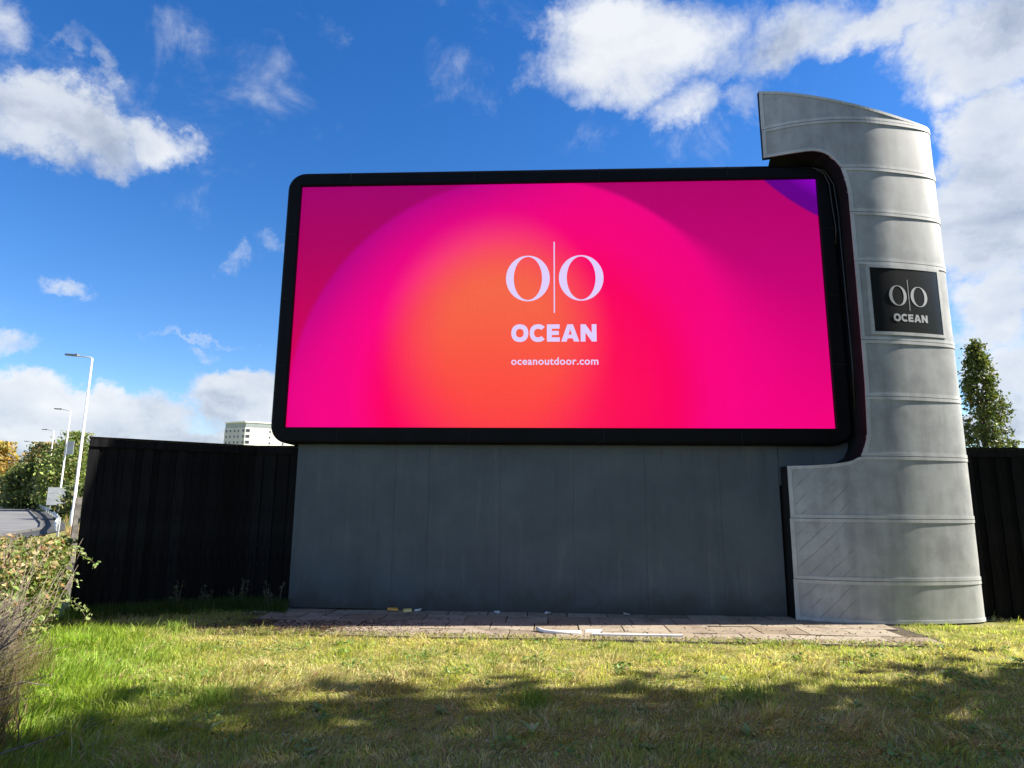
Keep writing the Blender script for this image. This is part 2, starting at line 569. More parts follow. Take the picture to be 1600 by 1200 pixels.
def big(name, V, quads=None, tris=None, mat=None, parent=None, cols=None, smooth=False):
    """numpy bulk mesh: V (n,3), quads (m,4), tris (k,3), cols (n,3)"""
    me = bpy.data.meshes.new(name)
    nq = 0 if quads is None else len(quads)
    nt = 0 if tris is None else len(tris)
    me.vertices.add(len(V))
    me.vertices.foreach_set('co', np.asarray(V, np.float32).ravel())
    idx = []
    st = []
    if nq:
        idx.append(np.asarray(quads, np.int32).ravel())
        st.append(np.arange(nq) * 4)
    if nt:
        idx.append(np.asarray(tris, np.int32).ravel())
        st.append(nq * 4 + np.arange(nt) * 3)
    idx = np.concatenate(idx)
    st = np.concatenate(st)
    me.loops.add(len(idx))
    me.loops.foreach_set('vertex_index', idx)
    me.polygons.add(nq + nt)
    me.polygons.foreach_set('loop_start', st.astype(np.int32))
    me.materials.append(mat)
    me.update(calc_edges=True)
    if smooth:
        me.polygons.foreach_set('use_smooth', np.ones(nq + nt, bool))
    if cols is not None:
        at = me.attributes.new('col', 'FLOAT_COLOR', 'POINT')
        c4 = np.ones((len(V), 4), np.float32)
        c4[:, :3] = np.clip(cols, 0, 1)
        at.data.foreach_set('color', c4.ravel())
    o = bpy.data.objects.new(name, me)
    COL.objects.link(o)
    if parent:
        o.parent = parent
    return o


def empty(name, loc, label=None, cat=None, group=None, rz=0.0):
    o = bpy.data.objects.new(name, None)
    COL.objects.link(o)
    o.location = loc
    o.rotation_euler = (0, 0, rz)
    o.empty_display_size = 0.2
    if label:
        tag(o, label, cat, group)
    return o


def tag(o, label, cat, group=None):
    o['label'] = label
    o['category'] = cat
    if group:
        o['group'] = group
    return o


def kind(o, k, label=None):
    o['kind'] = k
    if label:
        o['label'] = label
    return o


def bm_obj(name, bm, mat, parent=None, bevel=0.0, seg=2, smooth=False):
    if bevel > 0:
        bmesh.ops.bevel(bm, geom=[e for e in bm.edges if len(e.link_faces) == 2 and e.calc_face_angle(0) > 0.5], offset=bevel, segments=seg, affect='EDGES', profile=0.5)
    bmesh.ops.recalc_face_normals(bm, faces=bm.faces)
    me = bpy.data.meshes.new(name)
    bm.to_mesh(me)
    bm.free()
    me.materials.append(mat)
    if smooth:
        me.polygons.foreach_set('use_smooth', [True] * len(me.polygons))
    o = bpy.data.objects.new(name, me)
    COL.objects.link(o)
    if parent:
        o.parent = parent
    return o


def bm_box(bm, x0, x1, y0, y1, z0, z1, mat=None):
    vs = [bm.verts.new(p) for p in ((x0, y0, z0), (x1, y0, z0), (x1, y1, z0), (x0, y1, z0), (x0, y0, z1), (x1, y0, z1), (x1, y1, z1), (x0, y1, z1))]
    if mat is not None:
        for v in vs:
            v.co = mat @ v.co
    for f in ((0, 3, 2, 1), (4, 5, 6, 7), (0, 1, 5, 4), (1, 2, 6, 5), (2, 3, 7, 6), (3, 0, 4, 7)):
        bm.faces.new([vs[i] for i in f])


def box(name, x0, x1, y0, y1, z0, z1, mat, parent=None, bevel=0.0, xf=None):
    bm = bmesh.new()
    bm_box(bm, x0, x1, y0, y1, z0, z1, xf)
    return bm_obj(name, bm, mat, parent, bevel)


def tube_arrays(pts, rads, sides=6, cap=True):
    pts = [Vector(p) for p in pts]
    V, F = [], []
    n = len(pts)
    t0 = (pts[1] - pts[0]).normalized()
    ref = Vector((0, 0, 1)) if abs(t0.z) < 0.9 else Vector((1, 0, 0))
    u = t0.cross(ref).normalized()
    for i in range(n):
        t = (pts[min(i + 1, n - 1)] - pts[max(i - 1, 0)]).normalized()
        u = (u - t * u.dot(t)).normalized()
        v = t.cross(u)
        for k in range(sides):
            a = 2 * math.pi * k / sides
            V.append(pts[i] + (u * math.cos(a) + v * math.sin(a)) * rads[i])
    for i in range(n - 1):
        for k in range(sides):
            k2 = (k + 1) % sides
            F.append((i * sides + k, i * sides + k2, (i + 1) * sides + k2, (i + 1) * sides + k))
    if cap:
        F.append(tuple(range(sides))[::-1])
        F.append(tuple((n - 1) * sides + k for k in range(sides)))
    return V, F


def tube(name, pts, rads, mat, parent=None, sides=8, smooth=True):
    V, F = tube_arrays(pts, rads, sides)
    return raw(name, V, F, mat, parent, smooth)


def tubes(name, lst, mat, parent=None, sides=5, smooth=True):
    V, F = [], []
    for pts, rads in lst:
        v, f = tube_arrays(pts, rads, sides)
        b = len(V)
        V += v
        F += [tuple(i + b for i in q) for q in f]
    return raw(name, V, F, mat, parent, smooth)


def copy_tree(o, parent=None):
    c = o.copy()
    COL.objects.link(c)
    c.parent = parent
    for ch in list(o.children):
        copy_tree(ch, c)
    return c


def leaves(name, C, N, size, cols, mat, parent=None, aspect=0.62, fold=0.25):
    """diamond leaves bent along the midrib: C centres, N normals, size (n,)"""
    n = len(C)
    N = N / np.maximum(np.linalg.norm(N, axis=1, keepdims=True), 1e-6)
    T = rng.normal(size=(n, 3))
    T -= N * np.sum(T * N, axis=1, keepdims=True)
    T /= np.maximum(np.linalg.norm(T, axis=1, keepdims=True), 1e-6)
    B = np.cross(N, T)
    s = size[:, None]
    V = np.empty((n, 4, 3))
    V[:, 0] = C - T * s
    V[:, 1] = C + B * s * aspect + N * s * fold
    V[:, 2] = C + T * s
    V[:, 3] = C - B * s * aspect + N * s * fold
    base = (np.arange(n) * 4)[:, None]
    tris = np.concatenate([base + np.array([0, 1, 2]), base + np.array([0, 2, 3])])
    return big(name, V.reshape(-1, 3), None, tris, mat, parent, np.repeat(cols, 4, axis=0))


def zs(y):
    return max(0.0, 0.019 * (min(y, 130.0) - 38.0))


# ------------------------------------------------------------------ ground, road
gv, gf = [], []
ys = [-400, -20, 38, 130, 600, 6000]
xs = [-6000, -200, -60, 60, 200, 6000]
for y in ys:
    for x in xs:
        gv.append((x, y, zs(y)))
for j in range(len(ys) - 1):
    for i in range(len(xs) - 1):
        a = j * len(xs) + i
        gf.append((a, a + 1, a + 1 + len(xs), a + len(xs)))
kind(raw('ground', gv, gf, M['soil']), 'structure')

road_edge = [(-6.0, 8.0 - 22), (-13.0, 8.0), (-18.5, 20.0), (-24.2, 32.5), (-27.6, 39.75), (-31.4, 45.25), (-38.5, 54.75), (-54.1, 75.5), (-66.3, 91.2), (-74.8, 102.0), (-84.0, 112.0), (-100, 124), (-130, 140)]
# finer road edge
re_f = []
for (ax, ay), (bx_, by_) in zip(road_edge[:-1], road_edge[1:]):
    k = max(2, int(math.hypot(bx_ - ax, by_ - ay) / 2.0))
    for i in range(k):
        re_f.append((ax + (bx_ - ax) * i / k, ay + (by_ - ay) * i / k))
re_f.append(road_edge[-1])


def strip(name, off0, off1, dz, mat, thick=0.0):
    V, F = [], []
    for i, (x, y) in enumerate(re_f):
        a = re_f[max(i - 2, 0)]
        b = re_f[min(i + 2, len(re_f) - 1)]
        d = Vector((b[0] - a[0], b[1] - a[1])).normalized()
        nl = Vector((-d.y, d.x))
        for off in (off0, off1):
            p = Vector((x, y)) + nl * off
            V.append((p.x, p.y, zs(y) + dz))
            if thick:
                V.append((p.x, p.y, zs(y) + dz - thick))
    m = 4 if thick else 2
    for i in range(len(re_f) - 1):
        a, b = i * m, (i + 1) * m
        if thick:
            F += [(a, a + 2, b + 2, b), (a, b, b + 1, a + 1), (a + 2, a + 3, b + 3, b + 2)]
        else:
            F.append((a, a + 1, b + 1, b))
    return raw(name, V, F, mat)


kind(strip('road', 0.0, 15.0, 0.05, M['asphalt']), 'structure')
kind(strip('kerb', -0.16, 0.0, 0.16, M['kerb'], 0.25), 'structure')
kind(strip('dark_strip', -1.5, -0.16, 0.055, M['asphalt_dark']), 'structure')  # strip of darker tone along the outer side of the kerb

# ------------------------------------------------------------------ digital billboard
YAW = R(-2.9)
BB = empty('digital_billboard', (0.518, 10.601, 0.0), 'huge black framed LED screen glowing pink and orange above grey cladding', 'billboard', rz=YAW)


def b2w(x, y, z=0.0):
    c, s = math.cos(YAW), math.sin(YAW)
    return (0.518 + x * c - y * s, 10.601 + x * s + y * c, z)


SX0, SX1, SZ0, SZ1 = -4.222, 4.573, 2.877, 7.105
screen = raw('screen', [(SX0 - .02, 0.0, SZ0 - .02), (SX1 + .02, 0.0, SZ0 - .02), (SX1 + .02, 0.0, SZ1 + .02), (SX0 - .02, 0.0, SZ1 + .02)], [(0, 1, 2, 3)], M['led_screen'], BB)
screen['label'] = 'lit LED picture of a glowing orange disc on pink and magenta'


def rrect(x0, x1, z0, z1, r, k=8):
    pts = []
    for cx, cz, a0 in ((x1 - r, z1 - r, 0), (x0 + r, z1 - r, 90), (x0 + r, z0 + r, 180), (x1 - r, z0 + r, 270)):
        for i in range(k + 1):
            a = R(a0 + 90.0 * i / k)
            pts.append((cx + r * math.cos(a), cz + r * math.sin(a)))
    return pts


def ring_frame():
    FX0, FX1, FZ0, FZ1 = -4.455, 4.825, 2.612, 7.342
    k = 8
    prof = [  # (inset from outer outline, local y)
        (0.0, 0.42), (0.0, -0.035), (0.02, -0.062), (0.05, -0.07)]
    V, F = [], []
    nper = 4 * (k + 1)
    for ins, y in prof:
        for (x, z) in rrect(FX0 + ins, FX1 - ins, FZ0 + ins, FZ1 - ins, max(0.30 - ins, 0.02), k):
            V.append((x, y, z))
    # inner opening, a sharp rectangle carried by the same number of points
    for ins, y in ((0.0, -0.07), (0.012, -0.055), (0.012, 0.02)):
        x0, x1, z0, z1 = SX0 - 0.012 + ins, SX1 + 0.012 - ins, SZ0 - 0.012 + ins, SZ1 + 0.012 - ins
        for ci, (cx, cz) in enumerate(((x1, z1), (x0, z1), (x0, z0), (x1, z0))):
            for i in range(k + 1):
                t = (i / k - 0.5) * 0.02
                dx, dz = ((0, t), (-t, 0), (0, -t), (t, 0))[ci]
                V.append((cx + (0 if i == k // 2 else dx * 0), y, cz + (0 if i == k // 2 else dz * 0)))
    rings = len(prof) + 3
    for r_ in range(rings - 1):
        for i in range(nper):
            j = (i + 1) % nper
            F.append((r_ * nper + i, r_ * nper + j, (r_ + 1) * nper + j, (r_ + 1) * nper + i))
    o = raw('frame', V, F, M['black_paint'], BB)
    bm = bmesh.new()
    bm.from_mesh(o.data)
    bmesh.ops.remove_doubles(bm, verts=bm.verts, dist=1e-5)
    bmesh.ops.dissolve_degenerate(bm, dist=1e-5, edges=bm.edges)
    bmesh.ops.recalc_face_normals(bm, faces=bm.faces)
    bm.to_mesh(o.data)
    bm.free()
    return o


frame = ring_frame()
# narrow cover strips over the joints of the frame sections
for xj in (-3.35, -1.2, 0.95, 3.1):
    box('cover_strip', xj - 0.006, xj + 0.006, -0.076, -0.0705, SZ1 + 0.03, 7.325, M['lining'], frame)
    box('cover_strip', xj - 0.006, xj + 0.006, -0.076, -0.0705, 2.63, SZ0 - 0.03, M['lining'], frame)
for zj in (3.9, 5.05, 6.2):
    box('cover_strip', -4.44, SX0 - 0.03, -0.076, -0.0705, zj - 0.006, zj + 0.006, M['lining'], frame)
    box('cover_strip', SX1 + 0.03, 4.81, -0.076, -0.0705, zj - 0.006, zj + 0.006, M['lining'], frame)
box('housing', -4.33, 4.72, 0.03, 1.05, 2.67, 7.25, M['lining'], BB, 0.05)
box('side_housing', 3.70, 4.80, 0.12, 0.9, 2.0, 2.668, M['plinth'], BB)
# clad plinth: sheets with open joints on a dark core
box('plinth_core', -3.98, 3.66, 0.16, 0.95, 0.02, 2.64, M['dark_core'], BB)
pl = empty('plinth', (0, 0, 0))
pl.parent = BB
joints = [-4.03, -2.40, -1.85, -0.70, 0.47, 1.60, 2.77, 3.69]
for i, (a, b) in enumerate(zip(joints[:-1], joints[1:])):
    dz = rng.uniform(-0.008, 0.006)
    box('panel', a + 0.0015, b - 0.0015, 0.10 + rng.uniform(0, 0.002), 0.135, 0.045 + dz - 0.012 * i, 2.66, M['plinth'], pl, 0.003)
# end return of the plinth
box('panel', -4.03, -4.00, 0.14, 0.95, 0.05, 2.66, M['plinth'], pl)


# --- lettering
def ell(cx, cz, rx, rz, n=56, p=2.0):
    out = []
    for i in range(n):
        a = 2 * math.pi * i / n
        c, s = math.cos(a), math.sin(a)
        out.append((cx + rx * math.copysign(abs(c) ** (2 / p), c), cz + rz * math.copysign(abs(s) ** (2 / p), s)))
    return out


def band(outer, inner, closed=True):
    n = len(outer)
    V = list(outer) + list(inner)
    F = [(i, (i + 1) % n, n + (i + 1) % n, n + i) for i in range(n if closed else n - 1)]
    return V, F


def g_didone(cx, cz, rx, rz):
    return band(ell(cx, cz, rx, rz), ell(cx, cz, rx * 0.645, rz * 0.945))


def heavy_word(x0, x1, z0, z1):
    """OCEAN in a heavy geometric sans, each glyph as (verts, faces)"""
    H = z1 - z0
    out = []
    widths = [0.93, 0.86, 0.70, 0.98, 0.86]
    gap = 0.075
    tot = sum(widths) + gap * 4
    k = (x1 - x0) / tot
    x = x0
    for ch, wd in zip('OCEAN', widths):
        wv_ = wd * k
        X = lambda u: x + u * wv_
        Z = lambda v: z0 + v * H
        if ch == 'O':
            out.append(band(ell(X(.5), Z(.5), wv_ * .5, H * .515, 40, 2.25), ell(X(.5), Z(.5), wv_ * .225, H * .25, 40, 2.2)))
        elif ch == 'C':
            o_, i_ = [], []
            for j in range(33):
                a = R(40 + 280 * j / 32)
                c, s = math.cos(a), math.sin(a)
                q = lambda v_: math.copysign(abs(v_) ** (2 / 2.25), v_)
                o_.append((X(.53) + wv_ * .53 * q(c), Z(.5) + H * .515 * q(s)))
                i_.append((X(.53) + wv_ * .255 * q(c), Z(.5) + H * .25 * q(s)))
            out.append(band(o_, i_, False))
        elif ch == 'E':
            V, F = [], []
            for (u0, u1, v0, v1) in ((0, .38, 0, 1), (.38, 1, 0, .25), (.38, .93, .385, .62), (.38, .99, .75, 1)):
                b = len(V)
                V += [(X(u0), Z(v0)), (X(u1), Z(v0)), (X(u1), Z(v1)), (X(u0), Z(v1))]
                F.append((b, b + 1, b + 2, b + 3))
            out.append((V, F))
        elif ch == 'A':
            V = [(X(0), Z(0)), (X(.30), Z(0)), (X(.36), Z(.19)), (X(.64), Z(.19)), (X(.70), Z(0)), (X(1), Z(0)), (X(.655), Z(1)), (X(.345), Z(1)), (X(.415), Z(.40)), (X(.585), Z(.40)), (X(.5), Z(.72))]
            F = [(0, 1, 2, 8, 10, 7), (2, 3, 9, 8), (3, 4, 5, 6, 10, 9), (7, 10, 6)]
            out.append((V, F))
        elif ch == 'N':
            V = [(X(0), Z(0)), (X(.30), Z(0)), (X(.30), Z(.52)), (X(.70), Z(0)), (X(1), Z(0)), (X(1), Z(1)), (X(.70), Z(1)), (X(.70), Z(.49)), (X(.31), Z(1)), (X(0), Z(1))]
            F = [(0, 1, 2, 8, 9), (2, 3, 7, 8), (3, 4, 5, 6, 7)]
            out.append((V, F))
        x += wv_ + gap * k
    return out


def bar2(x0, x1, z0, z1, n=1):
    V = [(x0, z0), (x1, z0), (x1, z1), (x0, z1)]
    return V, [(0, 1, 2, 3)]


YL = -0.006


def put_flat(name, glyph, lab=None):
    V, F = glyph
    o = raw(name, [(x, YL, z) for x, z in V], F, M['led_lettering'], screen)
    if lab:
        o['label'] = lab
    return o


put_flat('emblem_ring', g_didone(-0.267, 5.398, 0.367, 0.400))
put_flat('emblem_ring', g_didone(0.622, 5.400, 0.371, 0.398))
put_flat('emblem_bar', bar2(0.164, 0.184, 4.795, 6.041))
for ch, g in zip('OCEAN', heavy_word(-0.537, 0.864, 4.305, 4.598)):
    put_flat('letter', g)


def text_line(body, x0, x1, z0, parent, mat, bold):
    cu = bpy.data.curves.new('web_address', 'FONT')
    cu.body = body
    cu.size = 1.0
    cu.offset = bold
    cu.space_character = 1.06
    cu.resolution_u = 4
    tmp = bpy.data.objects.new('web_address', cu)
    COL.objects.link(tmp)
    bpy.context.view_layer.update()
    me = bpy.data.meshes.new_from_object(tmp.evaluated_get(bpy.context.evaluated_depsgraph_get()))
    bpy.data.objects.remove(tmp, do_unlink=True)
    co = np.array([v.co[:] for v in me.vertices])
    a, b = co[:, 0].min(), co[:, 0].max()
    k = (x1 - x0) / (b - a)
    for v in me.vertices:
        v.co = (x0 + (v.co.x - a) * k, YL, z0 + v.co.y * k)
    me.materials.clear()
    me.materials.append(mat)
    o = bpy.data.objects.new('web_address', me)
    COL.objects.link(o)
    o.parent = parent
    return o


text_line('oceanoutdoor.com', -0.535, 0.887, 3.920, screen, M['led_lettering'], 0.018)

# ------------------------------------------------------------------ curved tower
ctrl = [(3.95, 10.45), (4.10, 10.355), (4.25, 10.27), (4.5, 10.15), (4.74, 10.065), (5.1, 9.982), (5.5, 9.95), (5.9, 9.972), (6.26, 10.030), (6.6, 10.103), (6.86, 10.178), (7.02, 10.265), (7.11, 10.40), (7.145, 10.62), (7.15, 11.15), (7.15, 11.3)]
dense = []
for i in range(1, len(ctrl) - 2):
    p0, p1, p2, p3 = [np.array(ctrl[i + k]) for k in (-1, 0, 1, 2)]
    for j in range(12):
        t = j / 12
        dense.append(0.5 * ((2 * p1) + (-p0 + p2) * t + (2 * p0 - 5 * p1 + 4 * p2 - p3) * t * t + (-p0 + 3 * p1 - 3 * p2 + p3) * t ** 3))
dense.append(np.array(ctrl[-2]))
dense = np.array(dense)
arc = np.concatenate([[0], np.cumsum(np.linalg.norm(np.diff(dense, axis=0), axis=1))])
tng = np.gradient(dense, axis=0)
tng /= np.linalg.norm(tng, axis=1, keepdims=True)
nrm = np.stack([tng[:, 1], -tng[:, 0]], axis=1)
iR = int(np.argmin(np.abs(dense[:, 1] - 10.62) + (dense[:, 0] < 7) * 9))
S_R = float(arc[iR])
mono = dense[:, 0] < 7.0
xm, am = dense[mono, 0], arc[mono]


def x2s(x):
    return float(np.interp(x, xm, am))


def s2x(s):
    return float(np.interp(s, arc, dense[:, 0]))


def plan(s, off=0.0):
    x = np.interp(s, arc, dense[:, 0])
    y = np.interp(s, arc, dense[:, 1])
    nx = np.interp(s, arc, nrm[:, 0])
    ny = np.interp(s, arc, nrm[:, 1])
    return float(x + nx * off), float(y + ny * off)


top_pts = [(4.195, 8.69), (4.465, 8.60), (4.787, 8.485), (5.121, 8.375), (5.472, 8.275), (5.907, 8.175), (6.385, 8.085), (6.696, 8.03), (6.854, 8.005), (7.2, 7.985)]
hook_pts = [(4.206, 7.440), (4.312, 7.430), (4.537, 7.424), (4.767, 7.426), (4.912, 7.424), (5.052, 7.384), (5.193, 7.285), (5.31, 7.100)]
edge_pts = [(5.31, 7.100), (5.364, 6.897), (5.396, 6.673), (5.396, 5.055), (5.388, 3.523), (5.358, 2.738), (5.297, 2.546), (5.241, 2.430)]
step_pts = [(4.251, 2.290), (4.537, 2.291), (4.833, 2.307), (5.096, 2.350), (5.241, 2.430)]
ZJ = [7.953, 7.100, 6.330, 5.498, 4.217, 3.334, 2.425, 1.501, 0.611, 0.0]
XL_low = 4.235


def itp(pts, x):
    return float(np.interp(x, [p[0] for p in pts], [p[1] for p in pts]))


def edge_x(z):
    pts = sorted([(p[1], p[0]) for p in edge_pts])
    return itp(pts, z)


def top_z(s):
    if s >= am[-1]:
        return 7.99 + 0.0 * s
    return itp(top_pts, s2x(s))


G = 0.004


def rowP(z0, z1, xl):
    def P(a, b):
        z = z0 + G + (z1 - z0 - 2 * G) * b
        sl = x2s(xl(z))
        return sl + (S_R - sl) * a, z
    return P


def colP(xl, zlo, zhi):
    sl = x2s(xl)

    def P(a, b):
        s = sl + (S_R - sl) * a
        lo, hi = zlo(s) + G, zhi(s) - G
        return s, lo + (hi - lo) * b
    return P


def hook_z(s):
    x = s2x(s) if s < am[-1] else 7.1
    return itp(hook_pts, x) if x < 5.31 else ZJ[1]


def step_z(s):
    x = s2x(s) if s < am[-1] else 7.1
    return itp(step_pts, x) if x < 5.241 else ZJ[6]


PAN = [
    (colP(4.200, lambda s: ZJ[0], top_z), 0), (colP(4.206, hook_z, lambda s: ZJ[0]), 0),
    (rowP(ZJ[2], ZJ[1], edge_x), 0), (rowP(ZJ[3], ZJ[2], edge_x), 0), (rowP(ZJ[4], ZJ[3], edge_x), 0),
    (rowP(ZJ[5], ZJ[4], edge_x), 0), (rowP(ZJ[6], ZJ[5], edge_x), 0),
    (colP(4.251, lambda s: ZJ[7], step_z), 1), (rowP(ZJ[8], ZJ[7], lambda z: XL_low + 0.006), 1), (rowP(0.02, ZJ[8], lambda z: XL_low), 1)]
TW = empty('curved_tower', (0, 0, 0), 'tall curved silver clad tower hooked over the right edge of the screen', 'tower')
TW.location = (0, 0, 0)


def grid(P, A, B, off, skirt):
    """front surface on parameters A x B, pushed out by off, with a skirt going back"""
    V, F = [], []
    na, nb = len(A), len(B)
    for b in B:
        for a in A:
            s, z = P(a, b)
            x, y = plan(s, off)
            V.append((x, y, z))
    for j in range(nb - 1):
        for i in range(na - 1):
            p = j * na + i
            F.append((p, p + 1, p + 1 + na, p + na))
    if skirt:
        per = [i for i in range(na)] + [j * na + na - 1 for j in range(1, nb)] + [(nb - 1) * na + i for i in range(na - 2, -1, -1)] + [j * na for j in range(nb - 2, 0, -1)]
        prm = {}
        base = len(V)
        for q, idx in enumerate(per):
            a, b = A[idx % na], B[idx // na]
            s, z = P(a, b)
            x, y = plan(s, off - skirt)
            V.append((x, y, z))
        m = len(per)
        for q in range(m):
            r_ = (q + 1) % m
            F.append((per[r_], per[q], base + q, base + r_))
    return V, F


NA = [i / 40 for i in range(41)]
NB = [i / 14 for i in range(15)]
coreV, coreF = [], []
for P, mk in PAN:
    Vp, Fp = grid(P, NA, NB, 0.0, 0.03)
    pn = raw('panel', Vp, Fp, M['tower_panel_marked' if mk else 'tower_panel'], TW, True)
    bmx = bmesh.new()
    bmx.from_mesh(pn.data)
    for e in bmx.edges:
        if len(e.link_faces) == 2 and e.calc_face_angle(0) > 0.6:
            e.smooth = False
    bmx.to_mesh(pn.data)
    bmx.free()
    # trim round the rim of the panel: four proud strips
    Wd = sum(abs(P(1, b)[0] - P(0, b)[0]) for b in (0, .5, 1)) / 3
    Hh = abs(P(.15, 1)[1] - P(.15, 0)[1])
    bw = 0.060
    ax = bw / Wd
    Bw = lambda a_: min(0.45, bw * 0.8 / max(abs(P(a_, 1)[1] - P(a_, 0)[1]), 0.02))

    def strip_tr(P_, mode):
        if mode == 'l':
            return (lambda a, b: P_(a * ax, b)), [0, .5, 1], NB
        if mode == 'r':
            return (lambda a, b: P_(1 - ax + a * ax, b)), [0, .5, 1], NB
        if mode == 'b':
            return (lambda a, b: P_(ax + a * (1 - 2 * ax), b * Bw(ax + a * (1 - 2 * ax)))), NA, [0, 1]
        return (lambda a, b: P_(ax + a * (1 - 2 * ax), 1 - (1 - b) * Bw(ax + a * (1 - 2 * ax)))), NA, [0, 1]
    Vt, Ft = [], []
    for mode in 'lrbt':
        f_, A_, B_ = strip_tr(P, mode)
        v_, q_ = grid(f_, A_, B_, 0.010, 0.014)
        b_ = len(Vt)
        Vt += v_
        Ft += [tuple(i + b_ for i in q) for q in q_]
    raw('trim', Vt, Ft, M['tower_trim'], pn)
    v_, q_ = grid(lambda a, b, P=P: (P(a, b)[0], P(a, -0.006 + b * 1.012)[1]), NA, NB, -0.026, 0)
    b_ = len(coreV)
    coreV += v_
    coreF += [tuple(i + b_ for i in q) for q in q_]
raw('core', coreV, coreF, M['dark_core'], TW, True)
# deep dark lining from the rim of the cladding back to the screen housing
sil = [(x2s(x), z) for x, z in top_pts[:-1]] + [(S_R, 7.985)] + [(S_R, 0.0)] + [(x2s(XL_low), 0.0)]
sil += [(x2s(4.245), 2.285)] + [(x2s(x), z) for x, z in step_pts[1:]] + [(x2s(x), z) for x, z in edge_pts[::-1][1:]] + [(x2s(x), z) for x, z in hook_pts[::-1][1:]]
V, F = [], []
for s, z in sil:
    x, y = plan(s, -0.006)
    yb = y + 0.07 if (z > 7.4 and x < 4.33) else (y + 0.30 if (z > 7.95 and x < 6) else 11.15)
    V += [(x, y, z), (x, yb, z)]
m = len(sil)
for i in range(m):
    j = (i + 1) % m
    F.append((2 * i, 2 * j, 2 * j + 1, 2 * i + 1))
F.append(tuple(2 * i + 1 for i in range(m)))
raw('lining', V, F, M['lining'], TW)
# plaque
PX0, PX1, PZ0, PZ1 = 5.612, 6.80, 4.352, 5.392
plP = lambda a, b: (x2s(PX0) + (x2s(PX1) - x2s(PX0)) * a, PZ0 + (PZ1 - PZ0) * b)
Vp, Fp = grid(plP, [i / 24 for i in range(25)], [i / 6 for i in range(7)], 0.014, 0.012)
plaque = raw('plaque', Vp, Fp, M['plaque'], TW, True)
bmx = bmesh.new()
bmx.from_mesh(plaque.data)
for e in bmx.edges:
    if len(e.link_faces) == 2 and e.calc_face_angle(0) > 0.6:
        e.smooth = False
bmx.to_mesh(plaque.data)
bmx.free()
plaque['label'] = 'glossy black sign plate with pale round emblem and lettering'
bwA, bwB = 0.05 / (x2s(PX1) - x2s(PX0)), 0.05 / (PZ1 - PZ0)
Vt, Ft = [], []
for a0, a1, b0, b1 in ((-bwA, 0, -bwB, 1 + bwB), (1, 1 + bwA, -bwB, 1 + bwB), (0, 1, -bwB, 0), (0, 1, 1, 1 + bwB)):
    f_ = lambda a, b: plP(a0 + (a1 - a0) * a, b0 + (b1 - b0) * b)
    v_, q_ = grid(f_, [i / 20 for i in range(21)], [0, .5, 1], 0.018, 0.018)
    b_ = len(Vt)
    Vt += v_
    Ft += [tuple(i + b_ for i in q) for q in q_]
raw('plaque_surround', Vt, Ft, M['tower_trim'], plaque)


def put_curved(name, glyph):
    Vg, Fg = glyph
    VV = []
    for x, z in Vg:
        px, py = plan(x2s(x), 0.0165)
        VV.append((px, py, z))
    return raw(name, VV, Fg, M['plaque_lettering'], plaque)


put_curved('emblem_ring', g_didone(6.045, 4.945, 0.150, 0.165))
put_curved('emblem_ring', g_didone(6.415, 4.945, 0.150, 0.165))
put_curved('emblem_bar', bar2(6.226, 6.235, 4.705, 5.215))
for g in heavy_word(5.935, 6.53, 4.525, 4.648):
    put_curved('letter', g)

# loose cables in the dark slot beside the screen
for nm, pts in (('a', [(4.55, -0.09, 7.24), (4.68, -0.10, 7.16), (4.75, -0.11, 6.95), (4.77, -0.10, 6.6), (4.80, -0.10, 6.2), (4.78, -0.10, 5.9)]), ('b', [(4.50, -0.09, 7.27), (4.70, -0.10, 7.20), (4.82, -0.11, 6.95), (4.86, -0.10, 6.4), (4.86, -0.1, 5.8), (4.87, -0.1, 5.0), (4.88, -0.1, 3.9), (4.86, -0.09, 3.1)])):
    V, F = tube_arrays([b2w(*p) for p in pts], [0.014] * len(pts), 6)
    tag(raw('cable', V, F, M['cable'], None, True), 'short black cable hanging over top right corner of screen frame' if nm == 'a' else 'long black cable running down the slot between screen frame and tower', 'cable')


# ------------------------------------------------------------------ fences
def fence(name, segs, height, bwid, label, matb, cap=True, cat='fence', alt=0.023):
    (x0, y0) = segs[0][0]
    F_ = empty(name, (x0, y0, 0), label, cat)
    proto = None
    for (ax, ay), (bx_, by_) in segs:
        L = math.hypot(bx_ - ax, by_ - ay)
        ang = math.atan2(by_ - ay, bx_ - ax)
        n = max(1, round(L / bwid))
        wd = L / n
        xf0 = Matrix.Translation((ax - x0, ay - y0, 0)) @ Matrix.Rotation(ang, 4, 'Z')
        me = None
        for i in range(n):
            if me is None:
                o = box('board', -0.008, wd + 0.008, 0.0, 0.018, 0.0, height - 0.03, matb, F_, 0.004)
                me = o.data
            else:
                o = bpy.data.objects.new('board', me)
                COL.objects.link(o)
                o.parent = F_
            dy = (alt if i % 2 else 0.0) + rng.uniform(-0.002, 0.002)
            o.matrix_local = xf0 @ Matrix.Translation((i * wd, dy, rng.uniform(-0.01, 0.0))) @ Matrix.Rotation(rng.normal() * 0.0015, 4, 'Y')
        for z in (0.4, 1.3, 2.2):
            if z < height - 0.2:
                box('rail', 0, L, 0.056, 0.10, z, z + 0.08, matb, F_, 0, xf0)
        if cap:
            box('fascia', -0.01, L + 0.01, -0.03, -0.006, height - 0.125, height - 0.004, matb, F_, 0.004, xf0)
            box('capping', -0.02, L + 0.02, -0.035, 0.075, height, height + 0.022, matb, F_, 0.004, xf0)
        for px in (0.06, L - 0.06):
            box('post', px - 0.045, px + 0.045, 0.105, 0.195, 0, height - 0.02, matb, F_, 0.004, xf0)
    return F_


